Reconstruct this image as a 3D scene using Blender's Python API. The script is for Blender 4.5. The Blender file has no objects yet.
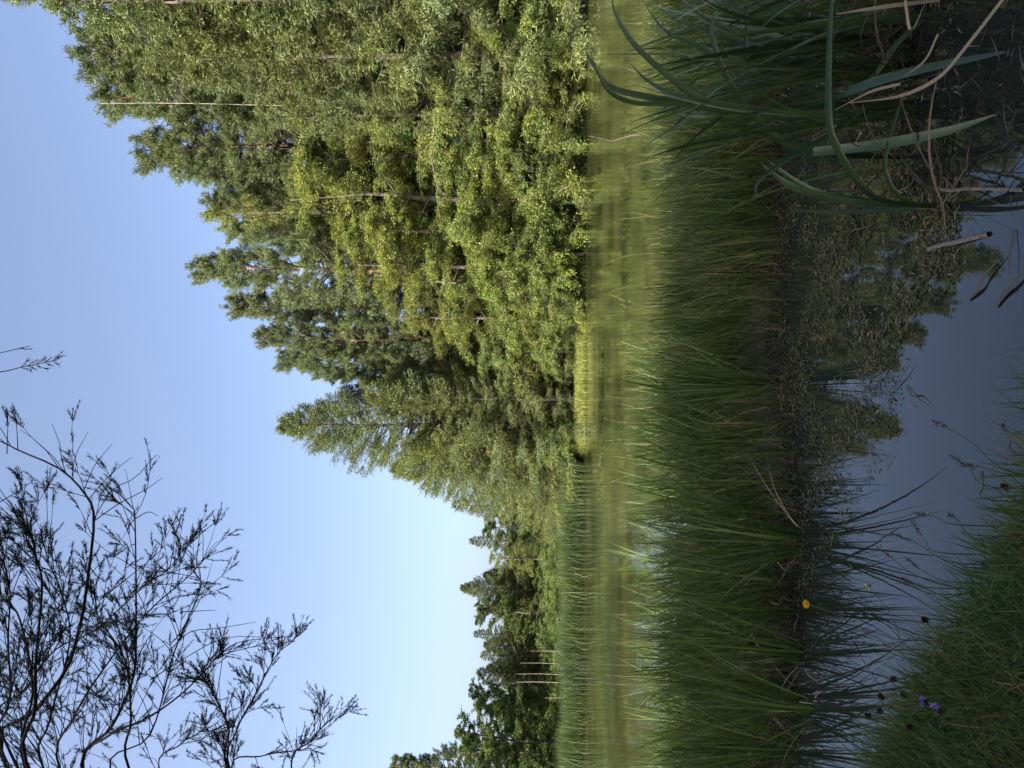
import bpy, math, random
import numpy as np

SEED = 11
rng = np.random.default_rng(SEED)
random.seed(SEED)
scene = bpy.context.scene
COL = scene.collection
R = math.radians
PI = math.pi

# ------------------------------------------------------------------ camera
CAM_H = 1.6
F = 1024 * 26.0 / 36.0
HORIZON = 556.0
PITCH = math.atan((HORIZON - 512) / F)
fw = np.array([0, math.cos(PITCH), math.sin(PITCH)])
up = np.array([0, -math.sin(PITCH), math.cos(PITCH)])
rt = np.array([1.0, 0, 0])
CAM = np.array([0, 0, CAM_H])


def ray(x, y):
    return fw + rt * ((384 - y) / F) - up * ((x - 512) / F)


def at(x, y, Y):
    """Point of the photograph at a world distance Y ahead."""
    d = ray(x, y)
    return CAM + d * (Y / d[1])


def onz(x, y, z=0.0):
    """Point of the photograph on the level z."""
    d = ray(x, y)
    return CAM + d * ((z - CAM_H) / d[2])


cd = bpy.data.cameras.new("camera")
cd.sensor_width = 36
cd.lens = 26
cd.clip_start = 0.05
cd.clip_end = 3000
cam = bpy.data.objects.new("camera", cd)
COL.objects.link(cam)
from mathutils import Matrix, Vector
m = Matrix.Identity(4)
for i in range(3):
    m[i][0] = -up[i]
    m[i][1] = rt[i]
    m[i][2] = -fw[i]
    m[i][3] = CAM[i]
cam.matrix_world = m
scene.camera = cam

# ------------------------------------------------------------------ light
SUN_EL = 39.0
SUN_BACK = 50.0          # degrees from straight behind the camera, towards the left
sx, sy = -math.sin(R(SUN_BACK)), -math.cos(R(SUN_BACK))
sun_dir = np.array([sx * math.cos(R(SUN_EL)), sy * math.cos(R(SUN_EL)), math.sin(R(SUN_EL))])
ld = bpy.data.lights.new("sun", 'SUN')
ld.energy = 4.9
ld.angle = R(0.5)
ld.color = (1.0, 0.94, 0.85)
lo = bpy.data.objects.new("sun", ld)
COL.objects.link(lo)
lo.rotation_euler = Vector(sun_dir).to_track_quat('Z', 'Y').to_euler()
lo.location = (-10, -10, 30)

w = bpy.data.worlds.new("World")
scene.world = w
w.use_nodes = True
nt = w.node_tree
nt.nodes.clear()
sky = nt.nodes.new('ShaderNodeTexSky')
sky.sky_type = 'NISHITA'
sky.sun_disc = False
sky.sun_elevation = R(SUN_EL)
sky.sun_rotation = math.atan2(sx, sy)
sky.altitude = 100
sky.air_density = 0.62
sky.dust_density = 5.0
sky.ozone_density = 0.3
bg = nt.nodes.new('ShaderNodeBackground')
bg.inputs['Strength'].default_value = 0.15
wo = nt.nodes.new('ShaderNodeOutputWorld')
nt.links.new(sky.outputs[0], bg.inputs[0])
nt.links.new(bg.outputs[0], wo.inputs[0])
vs = scene.view_settings
vs.view_transform = 'Standard'
vs.look = 'None'
vs.gamma = 1
vs.exposure = 1.55
vs.use_curve_mapping = False
scene.render.engine = 'CYCLES'
cy = scene.cycles
cy.max_bounces = 6
cy.diffuse_bounces = 3
cy.glossy_bounces = 3
cy.transmission_bounces = 4
cy.transparent_max_bounces = 4
cy.caustics_reflective = False
cy.caustics_refractive = False
cy.use_denoising = True


# ------------------------------------------------------------------ mesh helpers
class MB:
    """Collects vertices and faces (numpy blocks) for ONE mesh object."""

    def __init__(self):
        self.v, self.f, self.mi, self.n = [], {3: [], 4: []}, {3: [], 4: []}, 0
        self.smooth = False

    def add(self, v, f, mi=0):
        v = np.asarray(v, float).reshape(-1, 3)
        f = np.asarray(f, int)
        k = f.shape[1]
        self.v.append(v)
        self.f[k].append(f + self.n)
        self.mi[k].append(np.full(len(f), mi, int))
        self.n += len(v)

    def mesh(self, name, mats):
        me = bpy.data.meshes.new(name)
        v = np.concatenate(self.v) if self.v else np.zeros((0, 3))
        loops, starts, tot, mi = [], [], [], []
        o = 0
        for k in (3, 4):
            if self.f[k]:
                f = np.concatenate(self.f[k])
                loops.append(f.ravel())
                starts.append(o + np.arange(len(f)) * k)
                tot.append(np.full(len(f), k))
                mi.append(np.concatenate(self.mi[k]))
                o += f.size
        me.vertices.add(len(v))
        me.vertices.foreach_set("co", v.astype(np.float32).ravel())
        if loops:
            loops = np.concatenate(loops)
            starts = np.concatenate(starts)
            me.loops.add(len(loops))
            me.loops.foreach_set("vertex_index", loops.astype(np.int32))
            me.polygons.add(len(starts))
            me.polygons.foreach_set("loop_start", starts.astype(np.int32))
            me.polygons.foreach_set("loop_total", np.concatenate(tot).astype(np.int32))
        for mt in (mats if isinstance(mats, (list, tuple)) else [mats]):
            me.materials.append(mt)
        if loops is not None and len(starts):
            me.polygons.foreach_set("material_index", np.concatenate(mi).astype(np.int32))
            if self.smooth:
                me.polygons.foreach_set("use_smooth", np.ones(len(starts), bool))
        me.update()
        me.validate()
        return me

    def build(self, name, mats, parent=None):
        o = bpy.data.objects.new(name, self.mesh(name, mats))
        COL.objects.link(o)
        if parent:
            o.parent = parent
        return o


def tag(o, label=None, cat=None, group=None, kind=None):
    if label: o['label'] = label
    if cat: o['category'] = cat
    if group: o['group'] = group
    if kind: o['kind'] = kind
    return o


def empty(name, loc=(0, 0, 0), rz=0, sc=1.0):
    o = bpy.data.objects.new(name, None)
    COL.objects.link(o)
    o.location = loc
    o.rotation_euler = (0, 0, rz)
    o.scale = (sc, sc, sc) if not isinstance(sc, (tuple, list)) else sc
    o.empty_display_size = 0.1
    return o


def nrm(a):
    return a / np.maximum(np.linalg.norm(a, axis=-1, keepdims=True), 1e-9)


def tube(mb, pts, rad, sides=5, mi=0):
    p = np.asarray(pts, float)
    n = len(p)
    rad = np.broadcast_to(np.asarray(rad, float), (n,))
    t = nrm(np.gradient(p, axis=0))
    ref = np.array([0.31, 0.22, 0.93]) if abs(t[:, 2]).mean() < 0.8 else np.array([1.0, 0.1, 0.0])
    a = nrm(np.cross(t, ref))
    b = np.cross(t, a)
    an = np.arange(sides) * 2 * PI / sides
    v = p[:, None] + rad[:, None, None] * (a[:, None] * np.cos(an)[None, :, None] + b[:, None] * np.sin(an)[None, :, None])
    i = np.arange(n - 1)[:, None] * sides
    j = np.arange(sides)[None]
    k = (j + 1) % sides
    f = np.stack([i + j, i + k, i + sides + k, i + sides + j], -1).reshape(-1, 4)
    mb.add(v.reshape(-1, 3), f, mi)


def spline(pts, n=10):
    p = np.asarray(pts, float)
    q = np.vstack([2 * p[0] - p[1], p, 2 * p[-1] - p[-2]])
    out = []
    m_ = len(p) - 1
    for s in np.linspace(0, m_ - 1e-6, n):
        i = int(s); t = s - i
        a, b, c, d = q[i], q[i + 1], q[i + 2], q[i + 3]
        out.append(0.5 * ((2 * b) + (c - a) * t + (2 * a - 5 * b + 4 * c - d) * t * t + (3 * b - a - 3 * c + d) * t ** 3))
    return np.array(out)


def leaves(mb, p, d, L, W, mi=0, rg=rng, flat=None):
    """Pointed leaf quads: base p, direction d."""
    n = len(p)
    if n == 0:
        return
    d = nrm(d)
    r = rg.normal(size=(n, 3)) if flat is None else flat + 0.25 * rg.normal(size=(n, 3))
    s = nrm(np.cross(d, r))
    nn = np.cross(s, d)
    L = np.broadcast_to(L, (n,))[:, None]
    W = np.broadcast_to(W, (n,))[:, None]
    mid = p + d * L * 0.45 + nn * L * 0.06
    v = np.stack([p, mid + s * W / 2, p + d * L, mid - s * W / 2], 1).reshape(-1, 3)
    f = np.arange(n * 4).reshape(n, 4)
    mb.add(v, f, mi)


def blades(mb, base, L, az, lean, curve, W, seg=3, mi=0, rg=rng, twist=0.6):
    """Grass-like strips, all at once."""
    n = len(base)
    L = np.broadcast_to(L, (n,)); az = np.broadcast_to(az, (n,)); lean = np.broadcast_to(lean, (n,))
    curve = np.broadcast_to(curve, (n,)); W = np.broadcast_to(W, (n,))
    d = np.stack([np.cos(az), np.sin(az), np.zeros(n)], 1)
    fa = az + PI / 2 + rg.normal(0, twist, n)
    s = np.stack([np.cos(fa), np.sin(fa), np.zeros(n)], 1)
    p = base.copy()
    V = []
    for k in range(seg + 1):
        t = k / seg
        wd = W * (0.75 + 0.5 * t - 1.25 * t * t) if k < seg else W * 0.03
        V += [p + s * wd[:, None] / 2, p - s * wd[:, None] / 2]
        th = lean + curve * (t + 0.5 / seg)
        p = p + (L / seg)[:, None] * (np.sin(th)[:, None] * d + np.cos(th)[:, None] * np.array([0, 0, 1.0]))
    V = np.stack(V, 1)
    m_ = 2 * (seg + 1)
    f = np.array([[2 * k, 2 * k + 1, 2 * k + 3, 2 * k + 2] for k in range(seg)])
    mb.add(V.reshape(-1, 3), (np.arange(n)[:, None, None] * m_ + f[None]).reshape(-1, 4), mi)


def ribbon(mb, pts, W, face=None, n=14, mi=0, fold=0.18, tip=0.05, basew=0.6):
    """A long leaf along a curve: two strips meeting in a shallow keel."""
    c = spline(pts, n)
    t = nrm(np.gradient(c, axis=0))
    face = np.array([0.15, -1.0, 0.25]) if face is None else np.asarray(face, float)
    s = nrm(np.cross(t, face))
    nn = np.cross(s, t)
    u = np.linspace(0, 1, n)
    wd = W * np.clip((basew + (1 - basew) * np.minimum(u / 0.35, 1)) * np.clip(1 - ((u - 0.5) / 0.5).clip(0) ** 1.8, tip, 1), 0, 1)
    a = c + s * wd[:, None] / 2
    b = c - s * wd[:, None] / 2
    k = c - nn * (wd * fold)[:, None]
    v = np.stack([a, k, b], 1).reshape(-1, 3)
    f = []
    for i in range(n - 1):
        f += [[3 * i, 3 * i + 1, 3 * i + 4, 3 * i + 3], [3 * i + 1, 3 * i + 2, 3 * i + 5, 3 * i + 4]]
    mb.add(v, f, mi)


# ------------------------------------------------------------------ materials
def newmat(name):
    mt = bpy.data.materials.new(name)
    mt.use_nodes = True
    t = mt.node_tree
    t.nodes.clear()
    out = t.nodes.new('ShaderNodeOutputMaterial')
    return mt, t, out


def ramp(t, stops):
    r = t.nodes.new('ShaderNodeValToRGB')
    e = r.color_ramp.elements
    while len(e) < len(stops):
        e.new(0.5)
    for el, (p, c) in zip(e, stops):
        el.position = p
        el.color = (*c, 1)
    return r


def leafmat(name, stops, trans=0.35, rough=0.5, spec=0.35, patch=None, pscale=0.35, tint=(1.1, 1.15, 0.5), per_object=0.0):
    """Leaf: colour varies leaf by leaf; light also passes through it."""
    mt, t, out = newmat(name)
    L = t.links.new
    geo = t.nodes.new('ShaderNodeNewGeometry')
    rp = ramp(t, stops)
    L(geo.outputs['Random Per Island'], rp.inputs[0])
    c = rp.outputs[0]
    if patch:
        tc = t.nodes.new('ShaderNodeTexCoord')
        no = t.nodes.new('ShaderNodeTexNoise')
        no.inputs['Scale'].default_value = pscale
        no.inputs['Detail'].default_value = 3
        L(tc.outputs['Object'], no.inputs['Vector'])
        mr = t.nodes.new('ShaderNodeMapRange')
        mr.inputs[1].default_value = 0.42
        mr.inputs[2].default_value = 0.62
        L(no.outputs[0], mr.inputs[0])
        mx = t.nodes.new('ShaderNodeMixRGB')
        mx.blend_type = 'MULTIPLY'
        L(mr.outputs[0], mx.inputs[0])
        L(c, mx.inputs[1])
        mx.inputs[2].default_value = (*patch, 1)
        c = mx.outputs[0]
    if per_object:
        oi = t.nodes.new('ShaderNodeObjectInfo')
        hs = t.nodes.new('ShaderNodeHueSaturation')
        mr2 = t.nodes.new('ShaderNodeMapRange')
        mr2.inputs[3].default_value = 1 - per_object
        mr2.inputs[4].default_value = 1 + per_object
        L(oi.outputs['Random'], mr2.inputs[0])
        L(mr2.outputs[0], hs.inputs['Value'])
        mr3 = t.nodes.new('ShaderNodeMapRange')
        mr3.inputs[3].default_value = 0.5 - per_object * 0.05
        mr3.inputs[4].default_value = 0.5 + per_object * 0.05
        L(oi.outputs['Random'], mr3.inputs[0])
        L(mr3.outputs[0], hs.inputs['Hue'])
        L(c, hs.inputs['Color'])
        c = hs.outputs[0]
    pb = t.nodes.new('ShaderNodeBsdfPrincipled')
    pb.inputs['Roughness'].default_value = rough
    pb.inputs['Specular IOR Level'].default_value = spec
    L(c, pb.inputs['Base Color'])
    tr = t.nodes.new('ShaderNodeBsdfTranslucent')
    tm = t.nodes.new('ShaderNodeMixRGB')
    tm.blend_type = 'MULTIPLY'
    tm.inputs[0].default_value = 1
    tm.inputs[2].default_value = (*tint, 1)
    L(c, tm.inputs[1])
    L(tm.outputs[0], tr.inputs['Color'])
    ms = t.nodes.new('ShaderNodeMixShader')
    ms.inputs[0].default_value = trans
    L(pb.outputs[0], ms.inputs[1])
    L(tr.outputs[0], ms.inputs[2])
    L(ms.outputs[0], out.inputs[0])
    return mt


def barkmat(name, c1, c2, scale=3, zmix=None):
    mt, t, out = newmat(name)
    L = t.links.new
    tc = t.nodes.new('ShaderNodeTexCoord')
    mp = t.nodes.new('ShaderNodeMapping')
    mp.inputs['Scale'].default_value = (scale, scale, scale * 0.3)
    L(tc.outputs['Object'], mp.inputs[0])
    no = t.nodes.new('ShaderNodeTexNoise')
    no.inputs['Scale'].default_value = 4
    no.inputs['Detail'].default_value = 6
    L(mp.outputs[0], no.inputs['Vector'])
    rp = ramp(t, [(0.35, c1), (0.65, c2)])
    L(no.outputs[0], rp.inputs[0])
    c = rp.outputs[0]
    if zmix:                       # Scots pine: the bark turns orange in the upper trunk
        c3, z0, z1 = zmix
        sp = t.nodes.new('ShaderNodeSeparateXYZ')
        L(tc.outputs['Object'], sp.inputs[0])
        mr = t.nodes.new('ShaderNodeMapRange')
        mr.inputs[1].default_value = z0
        mr.inputs[2].default_value = z1
        L(sp.outputs['Z'], mr.inputs[0])
        mx = t.nodes.new('ShaderNodeMixRGB')
        L(mr.outputs[0], mx.inputs[0])
        L(c, mx.inputs[1])
        mx.inputs[2].default_value = (*c3, 1)
        c = mx.outputs[0]
    bp = t.nodes.new('ShaderNodeBump')
    bp.inputs['Strength'].default_value = 0.5
    bp.inputs['Distance'].default_value = 0.02
    L(no.outputs[0], bp.inputs['Height'])
    pb = t.nodes.new('ShaderNodeBsdfPrincipled')
    pb.inputs['Roughness'].default_value = 0.85
    L(c, pb.inputs['Base Color'])
    L(bp.outputs[0], pb.inputs['Normal'])
    L(pb.outputs[0], out.inputs[0])
    return mt


M = {}
M['pine'] = leafmat('pine_needles', [(0, (.07, .10, .052)), (.5, (.11, .142, .074)), (1, (.155, .19, .10))], .3, .55, .2, (1.2, 1.15, .85), .25, per_object=.18)
M['spruce'] = leafmat('spruce_needles', [(0, (.065, .088, .038)), (.5, (.10, .125, .053)), (1, (.15, .17, .077))], .26, .55, .2, (1.25, 1.15, .75), .3, per_object=.18)
M['birch'] = leafmat('birch_leaves', [(0, (.10, .14, .038)), (.55, (.15, .195, .053)), (1, (.22, .25, .08))], .42, .5, .2, (1.2, 1.05, .8), .3, per_object=.15)
M['alder'] = leafmat('alder_leaves', [(0, (.07, .12, .03)), (.6, (.14, .20, .06)), (1, (.22, .28, .10))], .42, .45, .25, (1.25, 1.12, .9), .5, per_object=.15)
M['sallow'] = leafmat('sallow_leaves', [(0, (.085, .14, .03)), (.6, (.16, .215, .055)), (1, (.25, .28, .10))], .45, .45, .25, (1.25, 1.12, .8), .6, per_object=.1)
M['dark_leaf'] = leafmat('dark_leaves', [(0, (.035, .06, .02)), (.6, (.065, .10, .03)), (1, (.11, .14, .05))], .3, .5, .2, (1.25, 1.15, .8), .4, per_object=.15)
M['sedge'] = leafmat('sword_leaves', [(0, (.028, .062, .026)), (.6, (.048, .09, .040)), (1, (.09, .13, .055))], .22, .36, .5, (1.25, 1.1, .7), 9.0, tint=(1, 1.2, .5))
M['sedge_green'] = leafmat('green_sword_leaves', [(0, (.045, .085, .02)), (.6, (.075, .125, .03)), (1, (.12, .165, .045))], .3, .5, .2)
M['dead'] = leafmat('dead_leaves', [(0, (.14, .10, .06)), (.5, (.26, .20, .12)), (1, (.42, .34, .23))], .15, .6, .25, tint=(1, .85, .6))
M['oldleaf'] = leafmat('old_leaves', [(0, (.03, .022, .012)), (.5, (.08, .058, .032)), (1, (.19, .145, .09))], .1, .55, .35, tint=(1, .85, .6))
M['wet'] = leafmat('wet_litter', [(0, (.03, .022, .012)), (.6, (.07, .05, .03)), (1, (.16, .12, .08))], .1, .5, .4, tint=(1, .85, .6))
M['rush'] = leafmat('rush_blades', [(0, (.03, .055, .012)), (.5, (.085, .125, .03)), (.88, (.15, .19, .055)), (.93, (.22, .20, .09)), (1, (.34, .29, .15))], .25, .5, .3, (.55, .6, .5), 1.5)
M['rush_straw_lit'] = leafmat('sunlit_straw_rush_blades', [(0, (.07, .11, .025)), (.5, (.13, .16, .045)), (1, (.25, .23, .10))], .3, .55, .3)
M['grass'] = leafmat('bank_grass', [(0, (.026, .066, .014)), (.55, (.058, .112, .028)), (.92, (.095, .15, .045)), (.97, (.12, .11, .045)), (1, (.20, .16, .09))], .22, .6, .10, (1.3, .9, .7), 2.0)
M['reed'] = leafmat('reed_leaves', [(0, (.03, .055, .02)), (.6, (.058, .09, .034)), (1, (.10, .13, .055))], .25, .5, .25, (1.2, 1.1, .8), .3)
M['far_leaf'] = leafmat('bank_sward', [(0, (.13, .17, .035)), (.6, (.19, .22, .05)), (1, (.26, .26, .08))], .3, .5, .3)
M['weed'] = leafmat('floating_weed', [(0, (.035, .04, .014)), (.6, (.08, .08, .03)), (1, (.13, .12, .06))], .1, .6, .12)
M['petal'] = leafmat('yellow_petals', [(0, (.75, .42, .01)), (1, (.85, .58, .02))], .3, .5, .3, tint=(1, 1, .5))
M['purple'] = leafmat('purple_petals', [(0, (.20, .12, .48)), (1, (.36, .26, .68))], .3, .5, .3, tint=(1, 1, 1))
M['stem'] = leafmat('green_stems', [(0, (.05, .08, .025)), (1, (.09, .12, .04))], .1, .5, .4)
M['head'] = leafmat('brown_heads', [(0, (.03, .02, .015)), (1, (.075, .045, .03))], .1, .7, .2)
M['redhead'] = leafmat('russet_heads', [(0, (.10, .035, .02)), (1, (.17, .07, .04))], .1, .7, .2)
M['fine'] = leafmat('fine_foliage', [(0, (.018, .03, .018)), (1, (.04, .055, .03))], .12, .55, .3)
M['pinebark'] = barkmat('pine_bark', (.10, .07, .05), (.20, .15, .11), 3, ((.30, .14, .065), 7.0, 11.0))
M['bark'] = barkmat('bark', (.04, .033, .025), (.11, .09, .07), 3)
M['palebark'] = barkmat('pale_bark', (.34, .31, .27), (.62, .58, .52), 3)
M['deadwood'] = barkmat('dead_wood', (.20, .17, .14), (.38, .33, .28), 4)
M['twig'] = barkmat('dark_twigs', (.025, .02, .018), (.06, .05, .04), 20)
M['reedstraw'] = barkmat('reed_straw', (.07, .055, .04), (.26, .215, .165), 30)


def groundmat():
    mt, t, out = newmat('soil')
    L = t.links.new
    tc = t.nodes.new('ShaderNodeTexCoord')
    no = t.nodes.new('ShaderNodeTexNoise')
    no.inputs['Scale'].default_value = 0.9
    no.inputs['Detail'].default_value = 8
    L(tc.outputs['Object'], no.inputs['Vector'])
    rp = ramp(t, [(0.3, (.018, .015, .009)), (0.5, (.034, .034, .014)), (0.7, (.06, .06, .025))])
    L(no.outputs[0], rp.inputs[0])
    bp = t.nodes.new('ShaderNodeBump')
    bp.inputs['Strength'].default_value = 0.8
    bp.inputs['Distance'].default_value = 0.06
    no2 = t.nodes.new('ShaderNodeTexNoise')
    no2.inputs['Scale'].default_value = 14
    no2.inputs['Detail'].default_value = 6
    L(tc.outputs['Object'], no2.inputs['Vector'])
    L(no2.outputs[0], bp.inputs['Height'])
    pb = t.nodes.new('ShaderNodeBsdfPrincipled')
    pb.inputs['Roughness'].default_value = 0.95
    L(rp.outputs[0], pb.inputs['Base Color'])
    L(bp.outputs[0], pb.inputs['Normal'])
    L(pb.outputs[0], out.inputs[0])
    return mt


def watermat():
    """Turbid pond: a mirror by Fresnel over an olive body; ripples where the wind reaches it."""
    mt, t, out = newmat('pond_water')
    L = t.links.new
    tc = t.nodes.new('ShaderNodeTexCoord')
    sp = t.nodes.new('ShaderNodeSeparateXYZ')
    L(tc.outputs['Object'], sp.inputs[0])
    wind = t.nodes.new('ShaderNodeMapRange')       # open water beyond the rushes
    wind.inputs[1].default_value = 8.0
    wind.inputs[2].default_value = 12.0
    L(sp.outputs['Y'], wind.inputs[0])
    n1 = t.nodes.new('ShaderNodeTexNoise')
    n1.inputs['Scale'].default_value = 2.6
    n1.inputs['Detail'].default_value = 4
    mp = t.nodes.new('ShaderNodeMapping')
    mp.inputs['Scale'].default_value = (0.8, 1.6, 1)
    L(tc.outputs['Object'], mp.inputs[0])
    L(mp.outputs[0], n1.inputs['Vector'])
    b1 = t.nodes.new('ShaderNodeBump')
    b1.inputs['Distance'].default_value = 0.02
    st = t.nodes.new('ShaderNodeMath')
    st.operation = 'MULTIPLY_ADD'
    st.inputs[1].default_value = 0.06
    st.inputs[2].default_value = 0.022
    L(wind.outputs[0], st.inputs[0])
    mpw = t.nodes.new('ShaderNodeMapping')
    mpw.inputs['Scale'].default_value = (0.05, 0.32, 1)
    L(tc.outputs['Object'], mpw.inputs[0])
    nw = t.nodes.new('ShaderNodeTexNoise')
    nw.inputs['Scale'].default_value = 1.0
    nw.inputs['Detail'].default_value = 3
    L(mpw.outputs[0], nw.inputs['Vector'])
    ws = t.nodes.new('ShaderNodeMapRange')
    ws.inputs[1].default_value = 0.45
    ws.inputs[2].default_value = 0.68
    ws.inputs[3].default_value = 0.35
    ws.inputs[4].default_value = 7.0
    L(nw.outputs[0], ws.inputs[0])
    wm = t.nodes.new('ShaderNodeMath')
    wm.operation = 'MULTIPLY'
    L(st.outputs[0], wm.inputs[0])
    L(ws.outputs[0], wm.inputs[1])
    L(wm.outputs[0], b1.inputs['Strength'])
    L(n1.outputs[0], b1.inputs['Height'])
    # cloudy algae in patches
    n2 = t.nodes.new('ShaderNodeTexNoise')
    n2.inputs['Scale'].default_value = 0.22
    n2.inputs['Detail'].default_value = 4
    L(tc.outputs['Object'], n2.inputs['Vector'])
    rp = ramp(t, [(0.38, (.022, .030, .010)), (0.62, (.060, .064, .022))])
    L(n2.outputs[0], rp.inputs[0])
    deep = t.nodes.new('ShaderNodeMixRGB')
    deep.inputs[1].default_value = (.014, .017, .014, 1)
    L(wind.outputs[0], deep.inputs[0])
    L(rp.outputs[0], deep.inputs[2])
    df = t.nodes.new('ShaderNodeBsdfDiffuse')
    L(deep.outputs[0], df.inputs['Color'])
    gl = t.nodes.new('ShaderNodeBsdfGlossy')
    ro = t.nodes.new('ShaderNodeMath')
    ro.operation = 'MULTIPLY'
    ro.inputs[1].default_value = 0.012
    L(wind.outputs[0], ro.inputs[0])
    L(ro.outputs[0], gl.inputs['Roughness'])
    L(b1.outputs[0], gl.inputs['Normal'])
    fr = t.nodes.new('ShaderNodeFresnel')
    fr.inputs['IOR'].default_value = 1.9
    L(b1.outputs[0], fr.inputs['Normal'])
    ms = t.nodes.new('ShaderNodeMixShader')
    refl_scale = t.nodes.new('ShaderNodeMapRange')       # mirror scaled down on the open water to weaken its sky reflection
    refl_scale.inputs[3].default_value = 1.0
    refl_scale.inputs[4].default_value = 0.95
    L(wind.outputs[0], refl_scale.inputs[0])
    fm = t.nodes.new('ShaderNodeMath')
    fm.operation = 'MULTIPLY'
    L(fr.outputs[0], fm.inputs[0])
    L(refl_scale.outputs[0], fm.inputs[1])
    L(fm.outputs[0], ms.inputs[0])
    L(df.outputs[0], ms.inputs[1])
    L(gl.outputs[0], ms.inputs[2])
    L(ms.outputs[0], out.inputs[0])
    return mt


# ------------------------------------------------------------------ terrain
BX = np.array([-400, -60, -30, -12, -5, -1.7, -0.1, 0.5, 1.2, 2, 4, 8, 30, 60, 400.])
BY = np.array([30, 12, 9, 6.5, 5.2, 3.40, 2.14, 1.85, 1.75, 1.9, 2.5, 3.4, 6, 9, 30.])
FX = np.array([-400, -60, -34, -24, -14, -7, -5, -3, 3, 12, 24, 60, 400.])
FY = np.array([60, 72, 76, 76, 70, 58, 46, 40.5, 40.5, 40.5, 41, 46, 60.])


def near_y(x): return np.interp(x, BX, BY)
def far_y(x): return np.interp(x, FX, FY)


def fbm(x, y):
    return (np.sin(x * 0.9 + 1.3) * np.cos(y * 0.7 + .4) * .5 + np.sin(x * 2.3 + y * 1.7) * .25 + np.sin(x * 5.1 - y * 4.3 + 2) * .12)


def island(x, y):
    """0..1: the mud bank under the rush bed."""
    y0 = 5.3 + 0.18 * np.sin(x * 1.7) + 0.12 * np.sin(x * 4.1 + 1) + 0.10 * np.sin(x * 9.3) * np.sin(x * 2.9)
    y1 = np.interp(x, [-9, -4.5, -3, -1, 4, 9], [9.0, 8.8, 8.5, 8.6, 8.8, 9.2])
    d = np.minimum(y - y0, y1 - y)
    return np.clip(d / 0.35, -1, 1)


def ground_z(x, y):
    x = np.asarray(x, float); y = np.asarray(y, float)
    dn = near_y(x) - y                   # >0 on the near bank
    zn = np.where(dn > 0, 0.34 * (1 - np.exp(-dn * 6.0)) + 0.02 * dn.clip(0, 40) , -0.5 * (1 - np.exp(dn.clip(-9, 0) * 1.2)))
    df = y - far_y(x)
    zf = np.where(df > 0, 0.30 * (1 - np.exp(-df * 0.9)) + 0.018 * df.clip(0, 250), -0.7 * (1 - np.exp(df.clip(-9, 0) * 0.6)))
    z = np.maximum(zn, zf)
    isl = island(x, y)
    z = np.maximum(z, np.where(isl > -1, -0.25 + 0.27 * (isl + 1) / 2 * 1.0, -9))
    return z + 0.03 * fbm(x * 1.3, y * 1.3) * (np.abs(z) > 0.02)


def axis(*segs):
    out = []
    for a, b, st in segs:
        out.append(np.arange(a, b, st))
    out.append([segs[-1][1]])
    return np.concatenate(out)


gx = axis((-400, -60, 20), (-60, -12, 1.5), (-12, 12, 0.15), (12, 60, 1.5), (60, 400, 20))
gy = axis((-120, -8, 4), (-8, 0, 0.5), (0, 10.5, 0.12), (10.5, 36, 1.5), (36, 80, 0.6), (80, 120, 4), (120, 900, 30))
X, Y = np.meshgrid(gx, gy)
Z = ground_z(X, Y)
mb = MB()
nx, ny = len(gx), len(gy)
ii = (np.arange(ny - 1)[:, None] * nx + np.arange(nx - 1)[None]).ravel()
mb.add(np.stack([X, Y, Z], -1).reshape(-1, 3), np.stack([ii, ii + 1, ii + nx + 1, ii + nx], 1))
mb.smooth = True
tag(mb.build('ground', groundmat()), 'dark soil of the pond banks and the mud under the rushes', 'ground', kind='structure')
mb = MB()
mb.add([[-300, -20, 0], [300, -20, 0], [300, 90, 0], [-300, 90, 0]], [[0, 1, 2, 3]])
tag(mb.build('water', watermat()), 'pond water, mirror calm near the bank and olive green beyond the rushes', 'water', kind='structure')


# ------------------------------------------------------------------ trees
def curve_pts(p0, d0, L, n, lift, rg, wob=0.08):
    d = nrm(np.array(d0, float))
    pts = [np.array(p0, float)]
    for i in range(n):
        d = nrm(d + np.array([0, 0, lift / n]) + rg.normal(0, wob, 3))
        pts.append(pts[-1] + d * L / n)
    return np.array(pts)


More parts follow.
